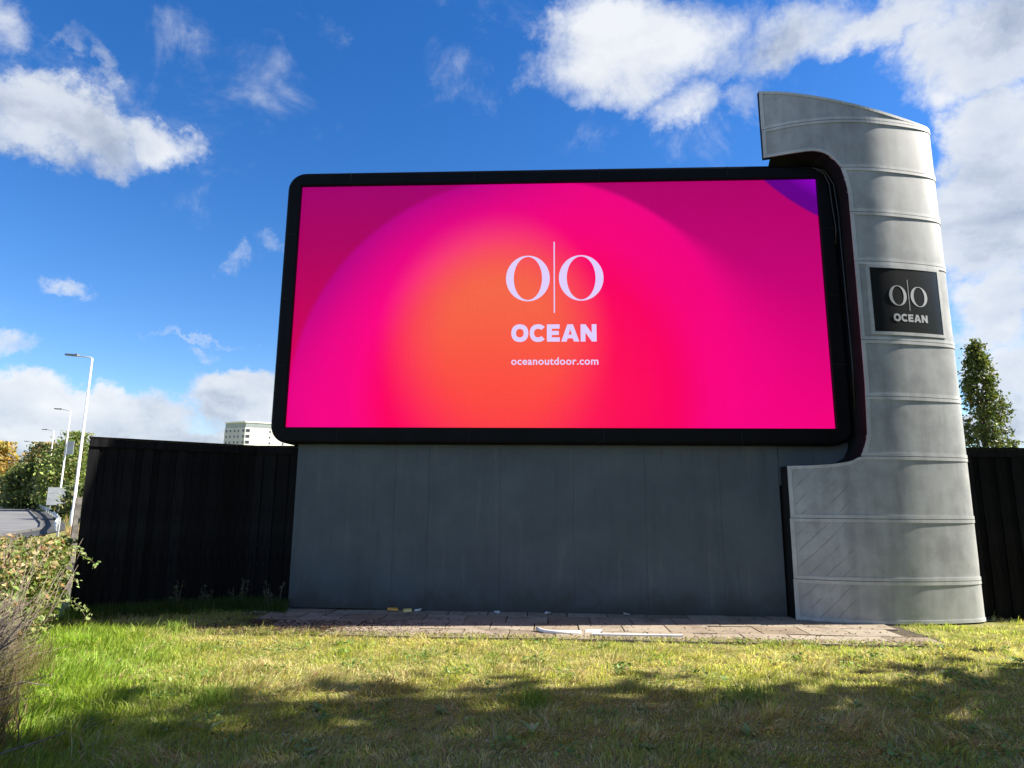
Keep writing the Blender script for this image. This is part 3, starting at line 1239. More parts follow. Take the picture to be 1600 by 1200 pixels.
fence('board_fence', [((-6.345, 10.0), (-4.35, 11.36)), ((-4.35, 11.36), (-3.45, 11.31))], 2.60, 0.118, 'black painted vertical board fence left of the grey plinth', M['fence'])
fence('board_fence', [((6.95, 10.62), (9.6, 10.50))], 2.60, 0.125, 'black painted vertical board fence right of the silver tower', M['fence'], alt=0.03)
fence('timber_fence', [((-7.45, 11.9), (-8.50, 13.5))], 1.75, 0.14, 'weathered grey timber fence behind end of left black fence', M['weathered_wood'], False)

# ------------------------------------------------------------------ paving
pv = []
for x, y in ((-4.6, 0.3), (-4.6, -1.93), (5.1, -1.93), (5.1, 0.3)):
    pv.append(b2w(x, y, 0.006))
paving = raw('paving', pv, [(0, 1, 2, 3)][::1], M['sand'])
paving.data.flip_normals() if paving.data.polygons[0].normal.z < 0 else None
kind(paving, 'structure')
slab_me = None
for r_ in range(4):
    y1 = 0.31 - r_ * 0.56
    off = (0.0, 0.31, 0.12, 0.4)[r_]
    for c_ in range(17):
        x0 = -4.75 + c_ * 0.6 + off - 0.3
        if x0 < -4.65 + (0.35 * r_ if r_ > 1 else 0) or x0 + 0.6 > 5.15:
            continue
        if r_ == 3 and (x0 < -3.4):
            continue
        if slab_me is None:
            o = box('slab', -0.291, 0.291, -0.271, 0.271, -0.03, 0.016, M['slab'], None, 0.006)
            slab_me = o.data
        else:
            o = bpy.data.objects.new('slab', slab_me)
            COL.objects.link(o)
        o.parent = paving
        p = b2w(x0 + 0.3, y1 - 0.28, 0.010 + rng.uniform(-0.004, 0.005))
        o.matrix_local = Matrix.Translation(p) @ Matrix.Rotation(YAW + rng.normal() * 0.006, 4, 'Z') @ Matrix.Rotation(rng.normal() * 0.006, 4, 'X') @ Matrix.Rotation(rng.normal() * 0.006, 4, 'Y')


# ------------------------------------------------------------------ street lamps
def street_lamp():
    r_ = empty('street_lamp', (0, 0, 0))
    tube('pole', [(0, 0, -1.2), (0, 0, 1.2), (0, 0, 1.22), (0, 0, 9.75)], [0.115, 0.115, 0.085, 0.055], M['lamp_steel'], r_, 10)
    tube('arm', [(0, 0, 9.70), (-0.05, 0, 9.80), (-0.85, 0, 9.90)], [0.04, 0.035, 0.03], M['lamp_steel'], r_, 8)
    bm = bmesh.new()
    bm_box(bm, -1.55, -0.80, -0.13, 0.13, 9.87, 9.97)
    for v in bm.verts:
        if v.co.x < -1.5:
            v.co.z += 0.05
            v.co.y *= 0.7
    o = bm_obj('lantern', bm, M['lantern'], r_, 0.03)
    box('photocell', -0.97, -0.91, -0.03, 0.03, 9.965, 10.04, M['lantern'], o)
    return r_


lamp0 = street_lamp()
lamp_list = [((-24.10, 37.2, 0.0), 1.0, 'nearest and tallest street lamp beside the black fence'),
             ((-42.25, 63.0, 0.45), 1.0, 'second street lamp along the road, in front of the sign back'),
             ((-58.1, 84.0, 0.72), 1.0, 'third street lamp along the road, rising from the trees'),
             ((-71.9, 100.0, 0.62), 1.0, 'farthest and smallest street lamp along the road')]
lamps = []
for i, (p, k, lab) in enumerate(lamp_list):
    o = lamp0 if i == 0 else copy_tree(lamp0)
    o.location = p
    tag(o, lab, 'street lamp', 'street lamps along the road')
    lamps.append(o)
box('sign_plate', 0.1, 0.75, -0.03, 0.0, 5.6, 6.9, M['sign_back'], lamps[1], 0.01)

# road sign seen from behind
sg = empty('road_sign', (-40.4, 60.0, zs(60)), 'grey back of a road sign between the lamp posts', 'road sign')
for i in range(3):
    o = box('panel', -0.8, 0.8, -0.02, 0.0, 0.95 + i * 0.52, 1.455 + i * 0.52, M['sign_back'], sg, 0.006)
for x in (-0.5, 0.5):
    tube('post', [(x, 0.05, -0.2), (x, 0.05, 2.5)], [0.045, 0.045], M['sign_back'], sg, 8)
sg.rotation_euler = (0, 0, R(22))

# crash barrier
rail_pts = [(-22.1, 33.0), (-25.3, 37.6), (-29.0, 43.4), (-35.5, 52.6), (-42.0, 61.5), (-52.8, 75.7), (-65.1, 91.5), (-80.0, 109.5)]
cb = empty('crash_barrier', (-22.1, 33.0, 0), 'galvanised crash barrier curving along the road edge', 'barrier')
V, F = [], []
prof = [(0.0, 0.32), (0.03, 0.36), (0.03, 0.42), (-0.02, 0.46), (0.03, 0.50), (0.03, 0.56), (0.0, 0.60)]
for i, (x, y) in enumerate(rail_pts):
    for d, z in prof:
        V.append((x + 22.1 - d * 0.8, y - 33.0 - d * 0.55, zs(y) + z))
k = len(prof)
for i in range(len(rail_pts) - 1):
    for j in range(k - 1):
        F.append((i * k + j, (i + 1) * k + j, (i + 1) * k + j + 1, i * k + j + 1))
ro = raw('rail', V, F, M['grey_steel'], cb)
sol = ro.modifiers.new('thickness', 'SOLIDIFY')
sol.thickness = 0.008
for (ax, ay), (bx_, by_) in zip(rail_pts[:-1], rail_pts[1:]):
    n = max(1, int(math.hypot(bx_ - ax, by_ - ay) / 3.2))
    for i in range(n):
        x, y = ax + (bx_ - ax) * i / n, ay + (by_ - ay) * i / n
        box('post', x + 22.1 + 0.03, x + 22.1 + 0.11, y - 33 + 0.03, y - 33 + 0.09, zs(y) - 0.2, zs(y) + 0.56, M['grey_steel'], cb)

# ------------------------------------------------------------------ far tower block
tb = empty('tower_block', (-133.1, 330.0, 0), 'pale tower block with shade grey and sunlit cream faces far behind the left black fence', 'building')
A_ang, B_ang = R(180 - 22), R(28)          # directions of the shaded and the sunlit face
dA = Vector((math.cos(A_ang), math.sin(A_ang), 0))
dB = Vector((math.cos(B_ang), math.sin(B_ang), 0))
LA, LB, HT = 13.3, 25.0, 42.2


def wall_face(name, d, L, n, mat):
    P0 = Vector((0, 0, 0))
    pts = [P0, d * L, d * L - n * 0.4, P0 - n * 0.4]
    V = [tuple(p) for p in pts] + [(p.x, p.y, HT - 3.2) for p in pts]
    return raw(name, V, [(0, 1, 5, 4), (1, 2, 6, 5), (2, 3, 7, 6), (3, 0, 4, 7), (4, 5, 6, 7)], mat, tb)


nA = Vector((dA.y, -dA.x, 0))
nA = nA if nA.y < 0 else -nA
nB = Vector((dB.y, -dB.x, 0))
nB = nB if nB.y < 0 else -nB
cr = [Vector((0, 0, 0)), dB * LB, dB * LB + dA * LA, dA * LA]


def prism(name, inset, z0, z1, mat):
    c = sum(cr, Vector()) / 4
    q = [p + (c - p).normalized() * inset for p in cr]
    V = [(p.x, p.y, z0) for p in q] + [(p.x, p.y, z1) for p in q]
    return raw(name, V, [(3, 2, 1, 0), (4, 5, 6, 7), (0, 1, 5, 4), (1, 2, 6, 5), (2, 3, 7, 6), (3, 0, 4, 7)], mat, tb)


prism('wall', 0.5, 0, HT - 3.0, M['render_shade_grey'])
wall_face('front_wall', dA, LA, nA, M['render_shade_grey'])
wall_face('side_wall', dB, LB, nB, M['render_lit_cream'])
prism('parapet', 0.25, HT - 3.2, HT - 0.7, M['parapet'])
prism('roof', -0.25, HT - 0.7, HT, M['render_lit_cream'])


def far_window(d, n, u, z, wd, hg, frame_mat):
    c = d * u + n * 0.02
    V, Q = [], []
    a, b = c - d * wd / 2, c + d * wd / 2
    f_ = raw('window', [tuple(a + n * .06 + Vector((0, 0, z))), tuple(b + n * .06 + Vector((0, 0, z))), tuple(b + n * .06 + Vector((0, 0, z + hg))), tuple(a + n * .06 + Vector((0, 0, z + hg))),
                        tuple(a + Vector((0, 0, z))), tuple(b + Vector((0, 0, z))), tuple(b + Vector((0, 0, z + hg))), tuple(a + Vector((0, 0, z + hg)))],
             [(0, 1, 2, 3), (0, 4, 5, 1), (1, 5, 6, 2), (2, 6, 7, 3), (3, 7, 4, 0)], frame_mat, tb)
    i = 0.16
    a2, b2 = c - d * (wd / 2 - i), c + d * (wd / 2 - i)
    raw('pane', [tuple(a2 + n * .09 + Vector((0, 0, z + i))), tuple(b2 + n * .09 + Vector((0, 0, z + i))), tuple(b2 + n * .09 + Vector((0, 0, z + hg - i))), tuple(a2 + n * .09 + Vector((0, 0, z + hg - i)))], [(0, 1, 2, 3)], M['window_glass'], f_)


for fl in range(5):
    z = HT - 5.6 - fl * 2.9
    for u in (1.0, 4.2, 6.6, 9.4, 11.8):
        far_window(dA, nA, u, z, 1.3 if u > 2 else 1.5, 1.6, M['window_frame'])
    far_window(dB, nB, 1.4, z, 2.1, 1.8, M['window_frame'])
    for u in (12.0, 18.5):
        far_window(dB, nB, u, z + 0.2, 0.9, 1.3, M['window_frame'])
for u in (4.0, 5.8, 8.0, 10.2, 12.0):
    c = dA * u - nA * 0.1


# ------------------------------------------------------------------ trees
def palette(n, cols, jit=0.25):
    c = np.array(cols)[rng.integers(0, len(cols), n)]
    return c * (1 + rng.uniform(-jit, jit, (n, 1))) * (1 + rng.uniform(-0.08, 0.08, (n, 3)))


def tree(name, loc, height, rad, cols, label, group=None, n_clump=90, per=34, leaf=0.16, base=0.12, shape='round', trunk=0.16, seed=1, cluster=0.16):
    t_ = empty(name, loc, label, 'tree', group)
    r2 = np.random.default_rng(seed)
    zc_ = []
    # crown envelope: radius as a function of the relative height
    def env(h):
        if shape == 'column':
            return np.interp(h, [0, .06, .3, .6, .85, 1.0], [.55, .85, 1.0, .82, .42, .04])
        return np.interp(h, [0, .15, .45, .75, .92, 1.0], [.55, .92, 1.0, .78, .45, .08])
    hh = r2.uniform(0, 1, n_clump)
    aa = r2.uniform(0, 2 * math.pi, n_clump)
    rr = np.sqrt(r2.uniform(0.12, 1.0, n_clump)) * env(hh) * rad * r2.uniform(0.82, 1.08, n_clump)
    z0 = base * height
    cz = z0 + hh * (height - z0)
    cl = np.stack([rr * np.cos(aa), rr * np.sin(aa), cz], axis=1)
    # trunk and limbs
    lst = [([(0, 0, -0.3), (r2.normal() * .05, r2.normal() * .05, height * .35), (r2.normal() * .1, r2.normal() * .1, height * .7), (0, 0, height * .95)], [trunk, trunk * .75, trunk * .4, trunk * .08])]
    tubes('trunk', lst, M['bark'], t_, 8)
    limbs = []
    for i in range(0, n_clump, 3):
        e = cl[i]
        zst = max(0.15 * height, e[2] - np.hypot(e[0], e[1]) * (2.2 if shape == 'column' else 0.9))
        zst = min(zst, e[2])
        mid = (e[0] * .45, e[1] * .45, zst + (e[2] - zst) * .4)
        limbs.append(([(0, 0, zst), mid, tuple(e)], [trunk * .3, trunk * .18, trunk * .05]))
    tubes('limbs', limbs, M['bark'], t_, 4)
    sp = cluster * rad * 2
    C = np.repeat(cl, per, axis=0) + r2.normal(size=(n_clump * per, 3)) * sp * np.array([.55, .55, .5])
    C[:, 2] = np.clip(C[:, 2], 0.05, height * 1.02)
    N = r2.normal(size=C.shape) + np.array([0, 0, .5])
    clumpk = np.repeat(r2.uniform(.72, 1.25, n_clump), per)[:, None]
    cc = palette(len(C), cols) * clumpk * 1.45
    leaves('crown', C, N, leaf * r2.uniform(.6, 1.3, len(C)), cc, M['leaf'], t_)
    return t_


GREEN = [(0.06, 0.085, 0.025), (0.08, 0.105, 0.03), (0.045, 0.07, 0.02), (0.10, 0.115, 0.035)]
OLIVE = [(0.13, 0.14, 0.05), (0.10, 0.12, 0.045), (0.17, 0.16, 0.07), (0.08, 0.10, 0.04)]
GOLD = [(0.30, 0.19, 0.045), (0.24, 0.17, 0.05), (0.16, 0.15, 0.045), (0.34, 0.22, 0.06)]
RUST = [(0.22, 0.12, 0.045), (0.16, 0.12, 0.045), (0.10, 0.10, 0.035)]
LIME = [(0.14, 0.19, 0.04), (0.17, 0.21, 0.05), (0.10, 0.15, 0.03)]
tree('columnar_tree', (25.1, 35.0, 0), 10.5, 1.45, [(0.055, 0.075, 0.02), (0.075, 0.09, 0.025), (0.10, 0.105, 0.035), (0.045, 0.06, 0.02)], 'narrow upright tree with thin leaves right of the silver tower', None, 300, 34, 0.10, 0.08, 'column', 0.13, 11, 0.105)
TG = 'trees along the left roadside'
tree('roadside_tree', (-93.0, 120, zs(120)), 10.4, 4.4, GOLD, 'golden autumn tree at the far left edge of the photo', TG, 120, 46, 0.34, 0.02, seed=2)
tree('roadside_tree', (-106, 128, zs(128)), 11.5, 5.5, GOLD + LIME, 'yellow green tree cut by the left edge behind golden tree', TG, 110, 40, 0.36, 0.02, seed=3)
tree('roadside_tree', (-80.5, 108, zs(108)), 4.2, 2.4, RUST + GREEN, 'low dark rust tinted tree where the road disappears', TG, 80, 44, 0.28, 0.02, seed=4)
tree('roadside_tree', (-68.6, 96, zs(96)), 6.4, 2.6, GREEN, 'dark green tree beside the farthest street lamp', TG, 110, 44, 0.26, 0.02, seed=5)
tree('roadside_tree', (-64.5, 92, zs(92)), 8.4, 3.0, OLIVE + RUST, 'tall brown tinged olive tree behind third street lamp', TG, 110, 40, 0.24, 0.02, seed=6)
tree('roadside_tree', (-57.0, 80, zs(80)), 5.2, 3.0, OLIVE + GREEN, 'olive green tree behind second street lamp', TG, 120, 44, 0.22, 0.02, seed=7)
tree('roadside_tree', (-52.5, 79, zs(79)), 7.6, 2.8, OLIVE, 'dense olive tree between the nearest two street lamps', TG, 110, 40, 0.22, 0.02, seed=12)
tree('roadside_tree', (-47.2, 72, zs(72)), 8.2, 3.2, OLIVE + LIME, 'light olive tree touching the end of left black fence', TG, 120, 44, 0.19, 0.02, seed=8)
tree('roadside_bush', (-88.0, 113, zs(113)), 3.2, 2.6, LIME, 'bright lime green bush below the golden tree', None, 60, 40, 0.24, 0.02, seed=9)
tree('roadside_bush', (-62.0, 86, zs(86)), 3.6, 2.8, GREEN, 'dark green bush under the third street lamp', None, 70, 40, 0.24, 0.02, seed=10)
tree('roadside_bush', (-33.4, 52.5, zs(52.5)), 2.6, 1.6, GREEN + OLIVE, 'green bush right behind the nearest street lamp', None, 70, 40, 0.17, 0.02, seed=14)
# trees beyond the right edge of the view: their shade covers the near lawn
SHG = 'trees standing right of the viewpoint'
for i, (x, y, h, rd) in enumerate([(12.2, 4.3, 13.0, 3.3), (12.8, -0.2, 13.2, 3.6), (12.0, -4.5, 12.2, 3.5)]):
    tree('broadleaf_tree', (x, y, 0), h, rd, GREEN + LIME, ('nearest', 'middle', 'last')[i] + ' broadleaf tree shading the near lawn from the right, out of view', SHG, 230, 80, 0.19, 0.03, seed=30 + i, trunk=0.2)

# ------------------------------------------------------------------ hedge, twigs, brambles
hline = np.array([(-6.75, 10.15), (-6.22, 9.3), (-5.66, 8.3), (-5.08, 7.2), (-4.58, 6.4)])


def along(line, t):
    d = np.concatenate([[0], np.cumsum(np.linalg.norm(np.diff(line, axis=0), axis=1))])
    u = t * d[-1]
    return np.stack([np.interp(u, d, line[:, 0]), np.interp(u, d, line[:, 1])], axis=1)


hn = np.array([-0.86, -0.5])          # from the lawn face into the hedge
hedge = empty('leafy_hedge', (-5.5, 8.3, 0), 'leafy green and russet hedge left of the lawn beside black fence', 'hedge')
HO = np.array([-5.5, 8.3, 0])
n = 17000
t_ = rng.uniform(0, 1, n)
p2 = along(hline, t_)
bulge = 0.12 * np.sin(t_ * 19) + 0.10 * np.sin(t_ * 43 + 1) + 0.06 * np.sin(t_ * 91)
topz = 1.10 + 0.05 * np.sin(t_ * 23) + 0.05 * np.sin(t_ * 57 + 2) - 0.12 * t_
isface = rng.uniform(0, 1, n) < 0.6
depth = np.where(isface, np.abs(rng.normal(0, 0.13, n)), rng.uniform(0, 1.5, n))
z_ = np.where(isface, rng.uniform(0.03, 1, n) * topz, topz - np.abs(rng.normal(0, 0.10, n)))
lean = 0.10 * (z_ / 1.1 - 0.5)
Cx = p2[:, 0] + hn[0] * (depth - bulge - lean)
Cy = p2[:, 1] + hn[1] * (depth - bulge - lean)
Cc = np.stack([Cx, Cy, z_], axis=1) - HO
Cc += rng.normal(0, 0.02, Cc.shape)
greens = palette(n, [(0.14, 0.20, 0.04), (0.18, 0.24, 0.06), (0.09, 0.14, 0.03), (0.24, 0.28, 0.09)], 0.3)
russet = palette(n, [(0.34, 0.19, 0.10), (0.42, 0.30, 0.15), (0.30, 0.24, 0.09), (0.48, 0.40, 0.22)], 0.3)
rus = (rng.uniform(0, 1, n) < np.where(z_ > topz - 0.13, 0.42, 0.09) + 0.22 * (np.sin(t_ * 37) > 0.8)) * 1.0
hc = greens * (1 - rus[:, None]) + russet * rus[:, None]
Nn = rng.normal(size=(n, 3)) + np.array([0.7, 0.2, 0.5])
leaves('foliage', Cc, Nn, rng.uniform(0.010, 0.028, n) * rng.choice([1.0, 1.0, 1.5, 2.0], n), hc * np.where(depth < 0.08, 1.0, 0.8)[:, None], M['leaf'], hedge, 0.6)  # leaves behind the face darkened, inner shade of the hedge put into the colour
st = []
for i in range(520):
    t0 = rng.uniform(0, 1)
    b = along(hline, np.array([t0]))[0] + hn * rng.uniform(0.0, 0.9)
    e = b + rng.normal(0, 0.16, 2) - hn * rng.uniform(-.1, .12)
    hz = rng.uniform(0.7, 1.20)
    st.append(([(b[0] - HO[0], b[1] - HO[1], 0), ((b[0] + e[0]) / 2 - HO[0] + rng.normal() * .04, (b[1] + e[1]) / 2 - HO[1], hz * .55), (e[0] - HO[0], e[1] - HO[1], hz)], [0.008, 0.006, 0.002]))
tubes('stems', st, M['twig'], hedge, 4)

# bramble sprays reaching out of the hedge over the lawn
for i, (a, b, sag) in enumerate([((-6.05, 9.2, 1.02), (-5.46, 9.0, 0.93), 0.05), ((-6.0, 9.2, 0.72), (-5.68, 9.05, 0.66), 0.03), ((-5.95, 9.1, 0.40), (-5.42, 8.9, 0.26), 0.07)]):
    br = empty('bramble_spray', a, ('topmost', 'short middle', 'lowest')[i] + ' bramble spray arching out of the hedge over the lawn', 'bramble', 'bramble sprays')
    A_, B_ = Vector(a), Vector(b)
    pts = [((B_ - A_) * t + Vector((0, 0, sag * 4 * t * (1 - t) - 0.08 * t * t))) for t in np.linspace(0, 1, 7)]
    tube('stem', [tuple(p) for p in pts], list(np.linspace(0.006, 0.002, 7)), M['twig'], br, 5)
    C_, N_ = [], []
    for k in range(46 if i != 1 else 22):
        p = pts[min(6, int(1 + k % 6))]
        C_.append(np.array(p) + rng.normal(0, 0.028, 3))
        N_.append(rng.normal(size=3) + np.array([0.5, -.3, .8]))
    leaves('foliage', np.array(C_), np.array(N_), rng.uniform(0.018, 0.034, len(C_)), palette(len(C_), [(0.19, 0.27, 0.08), (0.26, 0.33, 0.12), (0.32, 0.36, 0.16)]), M['leaf'], br, 0.6)

# bare twiggy brush in the near corner
tline = np.array([(-4.55, 6.5), (-4.15, 5.7), (-3.70, 5.0), (-3.25, 4.2), (-2.9, 3.4)])
brush = empty('twiggy_brush', (-4.0, 5.3, 0), 'tangle of bare grey brown twigs at the near left edge', 'brush')
BO = Vector((-4.0, 5.3, 0))
lst = []
for i in range(2600):
    t0 = rng.uniform(0, 1)
    b = along(tline, np.array([t0]))[0] + hn * rng.uniform(0.10, 0.75)
    hz = rng.uniform(0.25, 1.02) * (1.0 - 0.12 * t0)
    out = rng.uniform(-0.05, 0.30)
    e = b - hn * out + rng.normal(0, 0.16, 2)
    mid = (b + e) / 2 + rng.normal(0, 0.05, 2)
    zb = rng.uniform(0, hz * 0.6)
    rr_ = rng.uniform(0.0014, 0.0040) if i % 40 else 0.008
    pts = [(b[0] - BO.x, b[1] - BO.y, zb), (mid[0] - BO.x, mid[1] - BO.y, zb + (hz - zb) * 0.62), (e[0] - BO.x, e[1] - BO.y, hz - rng.uniform(0, 0.12))]
    lst.append((pts, [rr_, rr_ * .8, rr_ * .4]))
tubes('twigs', lst, M['twig'], brush, 3)
n = 2600
t_ = rng.uniform(0, 1, n)
p2 = along(tline, t_) + hn * rng.uniform(0.15, 0.75, n)[:, None]
z_ = rng.uniform(0.05, 0.95, n)
leaves('foliage', np.stack([p2[:, 0] - BO.x, p2[:, 1] - BO.y, z_], 1), rng.normal(size=(n, 3)), rng.uniform(0.012, 0.03, n), palette(n, [(0.10, 0.085, 0.05), (0.14, 0.10, 0.06), (0.07, 0.085, 0.03)]), M['leaf'], brush, 0.6)


# ------------------------------------------------------------------ grass
def fnoise(x, y, seed, octs=((0.35, 1.0), (0.9, 0.6), (2.3, 0.4), (5.5, 0.25))):
    r3 = np.random.default_rng(seed)
    o = np.zeros_like(x)
    for f_, a_ in octs:
        for k in range(3):
            th = r3.uniform(0, 2 * math.pi)
            ph = r3.uniform(0, 2 * math.pi)
            o += a_ * np.sin((x * math.cos(th) + y * math.sin(th)) * f_ * 2 * math.pi * 0.6 + ph)
    return o / 3.0


def blades(name, X, Y, Z, h, wd, lean, cols, label=None, parent=None, az=None, la=None):
    n = len(X)
    a = rng.uniform(0, 2 * math.pi, n) if az is None else az
    la = rng.uniform(0, 2 * math.pi, n) if la is None else la
    dx, dy = np.cos(a) * wd / 2, np.sin(a) * wd / 2
    lx, ly = np.cos(la), np.sin(la)
    up = np.cos(np.clip(lean, 0, 1.5))
    hor = np.sin(np.clip(lean, 0, 1.5))
    V = np.empty((n, 5, 3))
    V[:, 0] = np.stack([X - dx, Y - dy, Z], 1)
    V[:, 1] = np.stack([X + dx, Y + dy, Z], 1)
    mx, my, mz = X + lx * h * hor * .35, Y + ly * h * hor * .35, Z + h * .6 * (0.35 + 0.65 * up)
    V[:, 2] = np.stack([mx + dx * .8, my + dy * .8, mz], 1)
    V[:, 3] = np.stack([mx - dx * .8, my - dy * .8, mz], 1)
    V[:, 4] = np.stack([X + lx * h * hor * 1.0, Y + ly * h * hor * 1.0, Z + h * (up * .95 + .05)], 1)
    b = (np.arange(n) * 5)[:, None]
    return big(name, V.reshape(-1, 3), b + np.array([0, 1, 2, 3]), b + np.array([3, 2, 4]), M['grass'], parent, np.repeat(cols, 5, axis=0))


def to_local(X, Y):
    c, s = math.cos(YAW), math.sin(YAW)
    dx, dy = X - 0.518, Y - 10.601
    return dx * c + dy * s, -dx * s + dy * c


NB_ = 330000
# more blades close to the viewer
Y = 2.4 + (10.9 - 2.4) * rng.uniform(0, 1, NB_) ** 1.15
X = rng.uniform(-1, 1, NB_) * (1.4 + Y * 0.80)
lx_, ly_ = to_local(X, Y)
nz = fnoise(X, Y, 5)
edge = -1.82 + 0.13 * fnoise(X * 3, Y * 0 + 1, 8)
keep = ~((ly_ > edge) & (lx_ > -4.0 + 0.5 * (ly_ < -1.2) + 0.2 * nz) & (lx_ < 5.0))
fx = np.interp(Y, [3.4, 4.2, 5.0, 5.7, 6.5, 7.2, 8.3, 9.3, 10.1], [-3.1, -3.4, -3.85, -4.3, -4.55, -4.95, -5.5, -6.05, -6.55])
keep &= X > fx - 0.12
keep &= ~((X < -3.4) & (Y > 10.0 + (X + 6.345) * 0.68 + 0.05))
keep &= ~((X > 4.0) & (X < 7.2) & (Y > 9.95))
keep &= ~((X > 6.9) & (Y > 10.5))
X, Y, nz, fx = X[keep], Y[keep], nz[keep], fx[keep]
n = len(X)
nz2 = fnoise(X, Y, 21, ((0.8, 1.0), (2.1, 0.9), (4.5, 0.9), (8.0, 0.7)))
lush = np.clip(1.25 - (X - fx) / 1.9, 0, 1) * np.clip((9.7 - Y) / 0.8, 0, 1) + 0.25 * np.clip(nz, 0, 1)
shadefoot = np.clip(1 - np.abs(Y - (9.95 + (X + 6.3) * 0.6)) / 0.6, 0, 1) * (X < -3.6)
tuft = np.clip(nz2 - 0.35, 0, 1)
straw_p = np.clip(0.50 + 0.34 * nz2 + 0.12 * nz - 0.55 * lush, 0.06, 0.88)
straw = rng.uniform(0, 1, n) < straw_p
mixn = fnoise(X, Y, 44, ((1.2, 1.0), (3.0, 1.0), (6.5, 0.9)))
h = (1 + 0.55 * np.clip(mixn, -0.8, 1.2)) * np.where(straw, rng.uniform(0.02, 0.055, n), rng.uniform(0.018, 0.050, n)) * 1.25 * (1 + 1.0 * lush + 1.5 * tuft + 1.2 * shadefoot)
lean = np.where(straw, rng.uniform(0.9, 1.5, n), np.abs(rng.normal(0.85, 0.4, n)) * (1 - 0.35 * np.clip(lush, 0, 1)))
wd = rng.uniform(0.004, 0.010, n) * (1 + 0.2 * lush)
g0 = palette(n, [(0.30, 0.32, 0.07), (0.36, 0.37, 0.09), (0.21, 0.255, 0.05), (0.41, 0.40, 0.12)], 0.25)
gl = palette(n, [(0.22, 0.33, 0.04), (0.28, 0.39, 0.06), (0.16, 0.265, 0.032)], 0.25)
s0 = palette(n, [(0.58, 0.51, 0.25), (0.50, 0.42, 0.20), (0.64, 0.57, 0.32), (0.36, 0.28, 0.13)], 0.25)
swirl = 3.2 * fnoise(X, Y, 77, ((0.7, 1.0), (1.9, 0.8), (4.0, 0.5))) + rng.normal(0, 0.75, n)
lk = np.clip(lush, 0, 1)[:, None]
cg = g0 * (1 - lk) + gl * lk
cols = np.where(straw[:, None], s0 * 1.06, cg * 1.15)
Z = 0.012 * nz
kind(blades('lawn_grass', X, Y, np.zeros(n), h, wd, lean, cols, la=swirl), 'stuff', 'short tousled lawn grass mixed with dry yellow clippings')

# tall dry grass at the foot of the twigs
n = 5500
t_ = rng.uniform(0, 1, n)
p2 = along(np.array([(-4.7, 6.9), (-4.15, 5.7), (-3.70, 5.0), (-3.25, 4.2), (-2.9, 3.4)]), t_) + np.array([0.86, 0.5]) * rng.normal(-0.02, 0.10, n)[:, None]
kind(blades('dry_grass', p2[:, 0], p2[:, 1], np.zeros(n), rng.uniform(0.12, 0.50, n), rng.uniform(0.004, 0.009, n), np.abs(rng.normal(0.6, 0.35, n)), palette(n, [(0.27, 0.195, 0.11), (0.18, 0.13, 0.075), (0.36, 0.28, 0.17), (0.15, 0.19, 0.05), (0.20, 0.24, 0.06)], 0.35)), 'stuff', 'dry straw coloured grass under the bare twigs')
# rank grass along the foot of the left fence and plinth corner
n = 9000
u = rng.uniform(0, 1, n)
fl = np.array([(-6.35, 9.95), (-5.35, 10.6), (-4.35, 11.2), (-3.5, 10.85)])
p2 = along(fl, u) - np.array([-0.3, 0.9]) * np.abs(rng.normal(0.0, 0.22, n))[:, None]
kind(blades('rank_grass', p2[:, 0], p2[:, 1], np.zeros(n), rng.uniform(0.06, 0.26, n), rng.uniform(0.004, 0.008, n), np.abs(rng.normal(0.4, 0.25, n)), palette(n, [(0.05, 0.10, 0.02), (0.07, 0.13, 0.025), (0.10, 0.14, 0.035)])), 'stuff', 'rank dark green grass at the foot of left fence')
# verge grass along the road
n = 16000
t_ = rng.uniform(0, 1, n) ** 1.6
p2 = along(np.array(rail_pts), t_) + np.array([0.84, 0.54]) * rng.uniform(0.5, 9.0, n)[:, None]
zz = np.array([zs(v) for v in p2[:, 1]])
vn = fnoise(p2[:, 0] * .4, p2[:, 1] * .4, 3)
vc = np.where((vn > 0.15)[:, None], palette(n, [(0.40, 0.31, 0.14), (0.34, 0.24, 0.11), (0.36, 0.24, 0.14)]), palette(n, [(0.11, 0.15, 0.03), (0.14, 0.18, 0.04), (0.09, 0.12, 0.03)]))
kind(blades('verge_grass', p2[:, 0], p2[:, 1], zz, rng.uniform(0.15, 0.75, n), rng.uniform(0.02, 0.05, n), np.abs(rng.normal(0.35, 0.25, n)), vc), 'stuff', 'tall green and straw coloured grass on road verge')


# ------------------------------------------------------------------ single weeds on the lawn
def leaf_blade(L, wd, curl, seg=6):
    V, F = [], []
    for i in range(seg + 1):
        t = i / seg
        ww = wd * math.sin(math.pi * min(1, 0.08 + t * 0.92)) ** 0.8 * (1 - 0.2 * t)
        z = L * (0.55 * t - curl * t * t)
        y = L * t * 0.9
        V += [(-ww, y, z + ww * .35), (0, y, z), (ww, y, z + ww * .35)]
    for i in range(seg):
        a, b = i * 3, i * 3 + 3
        F += [(a, a + 1, b + 1, b), (a + 1, a + 2, b + 2, b + 1)]
    return np.array(V), F


def rosette(name, loc, nl, L, wd, cols, label, group=None, upright=0.5, cat='weed'):
    e = empty(name, loc, label, cat, group)
    for i in range(nl):
        l_ = L * rng.uniform(0.6, 1.15)
        V, F = leaf_blade(l_, wd * rng.uniform(.8, 1.2), rng.uniform(0.25, 0.75))
        a = 2 * math.pi * (i + rng.uniform(-.3, .3)) / nl
        Mx = np.array(Euler((upright * rng.uniform(0.2, 1.0), 0, a)).to_matrix())
        V = V @ Mx.T
        tri = [f for f in F]
        o = big('leaf', V, np.array(tri), None, M['leaf'], e, palette(1, cols).repeat(len(V), axis=0), True)
    return e


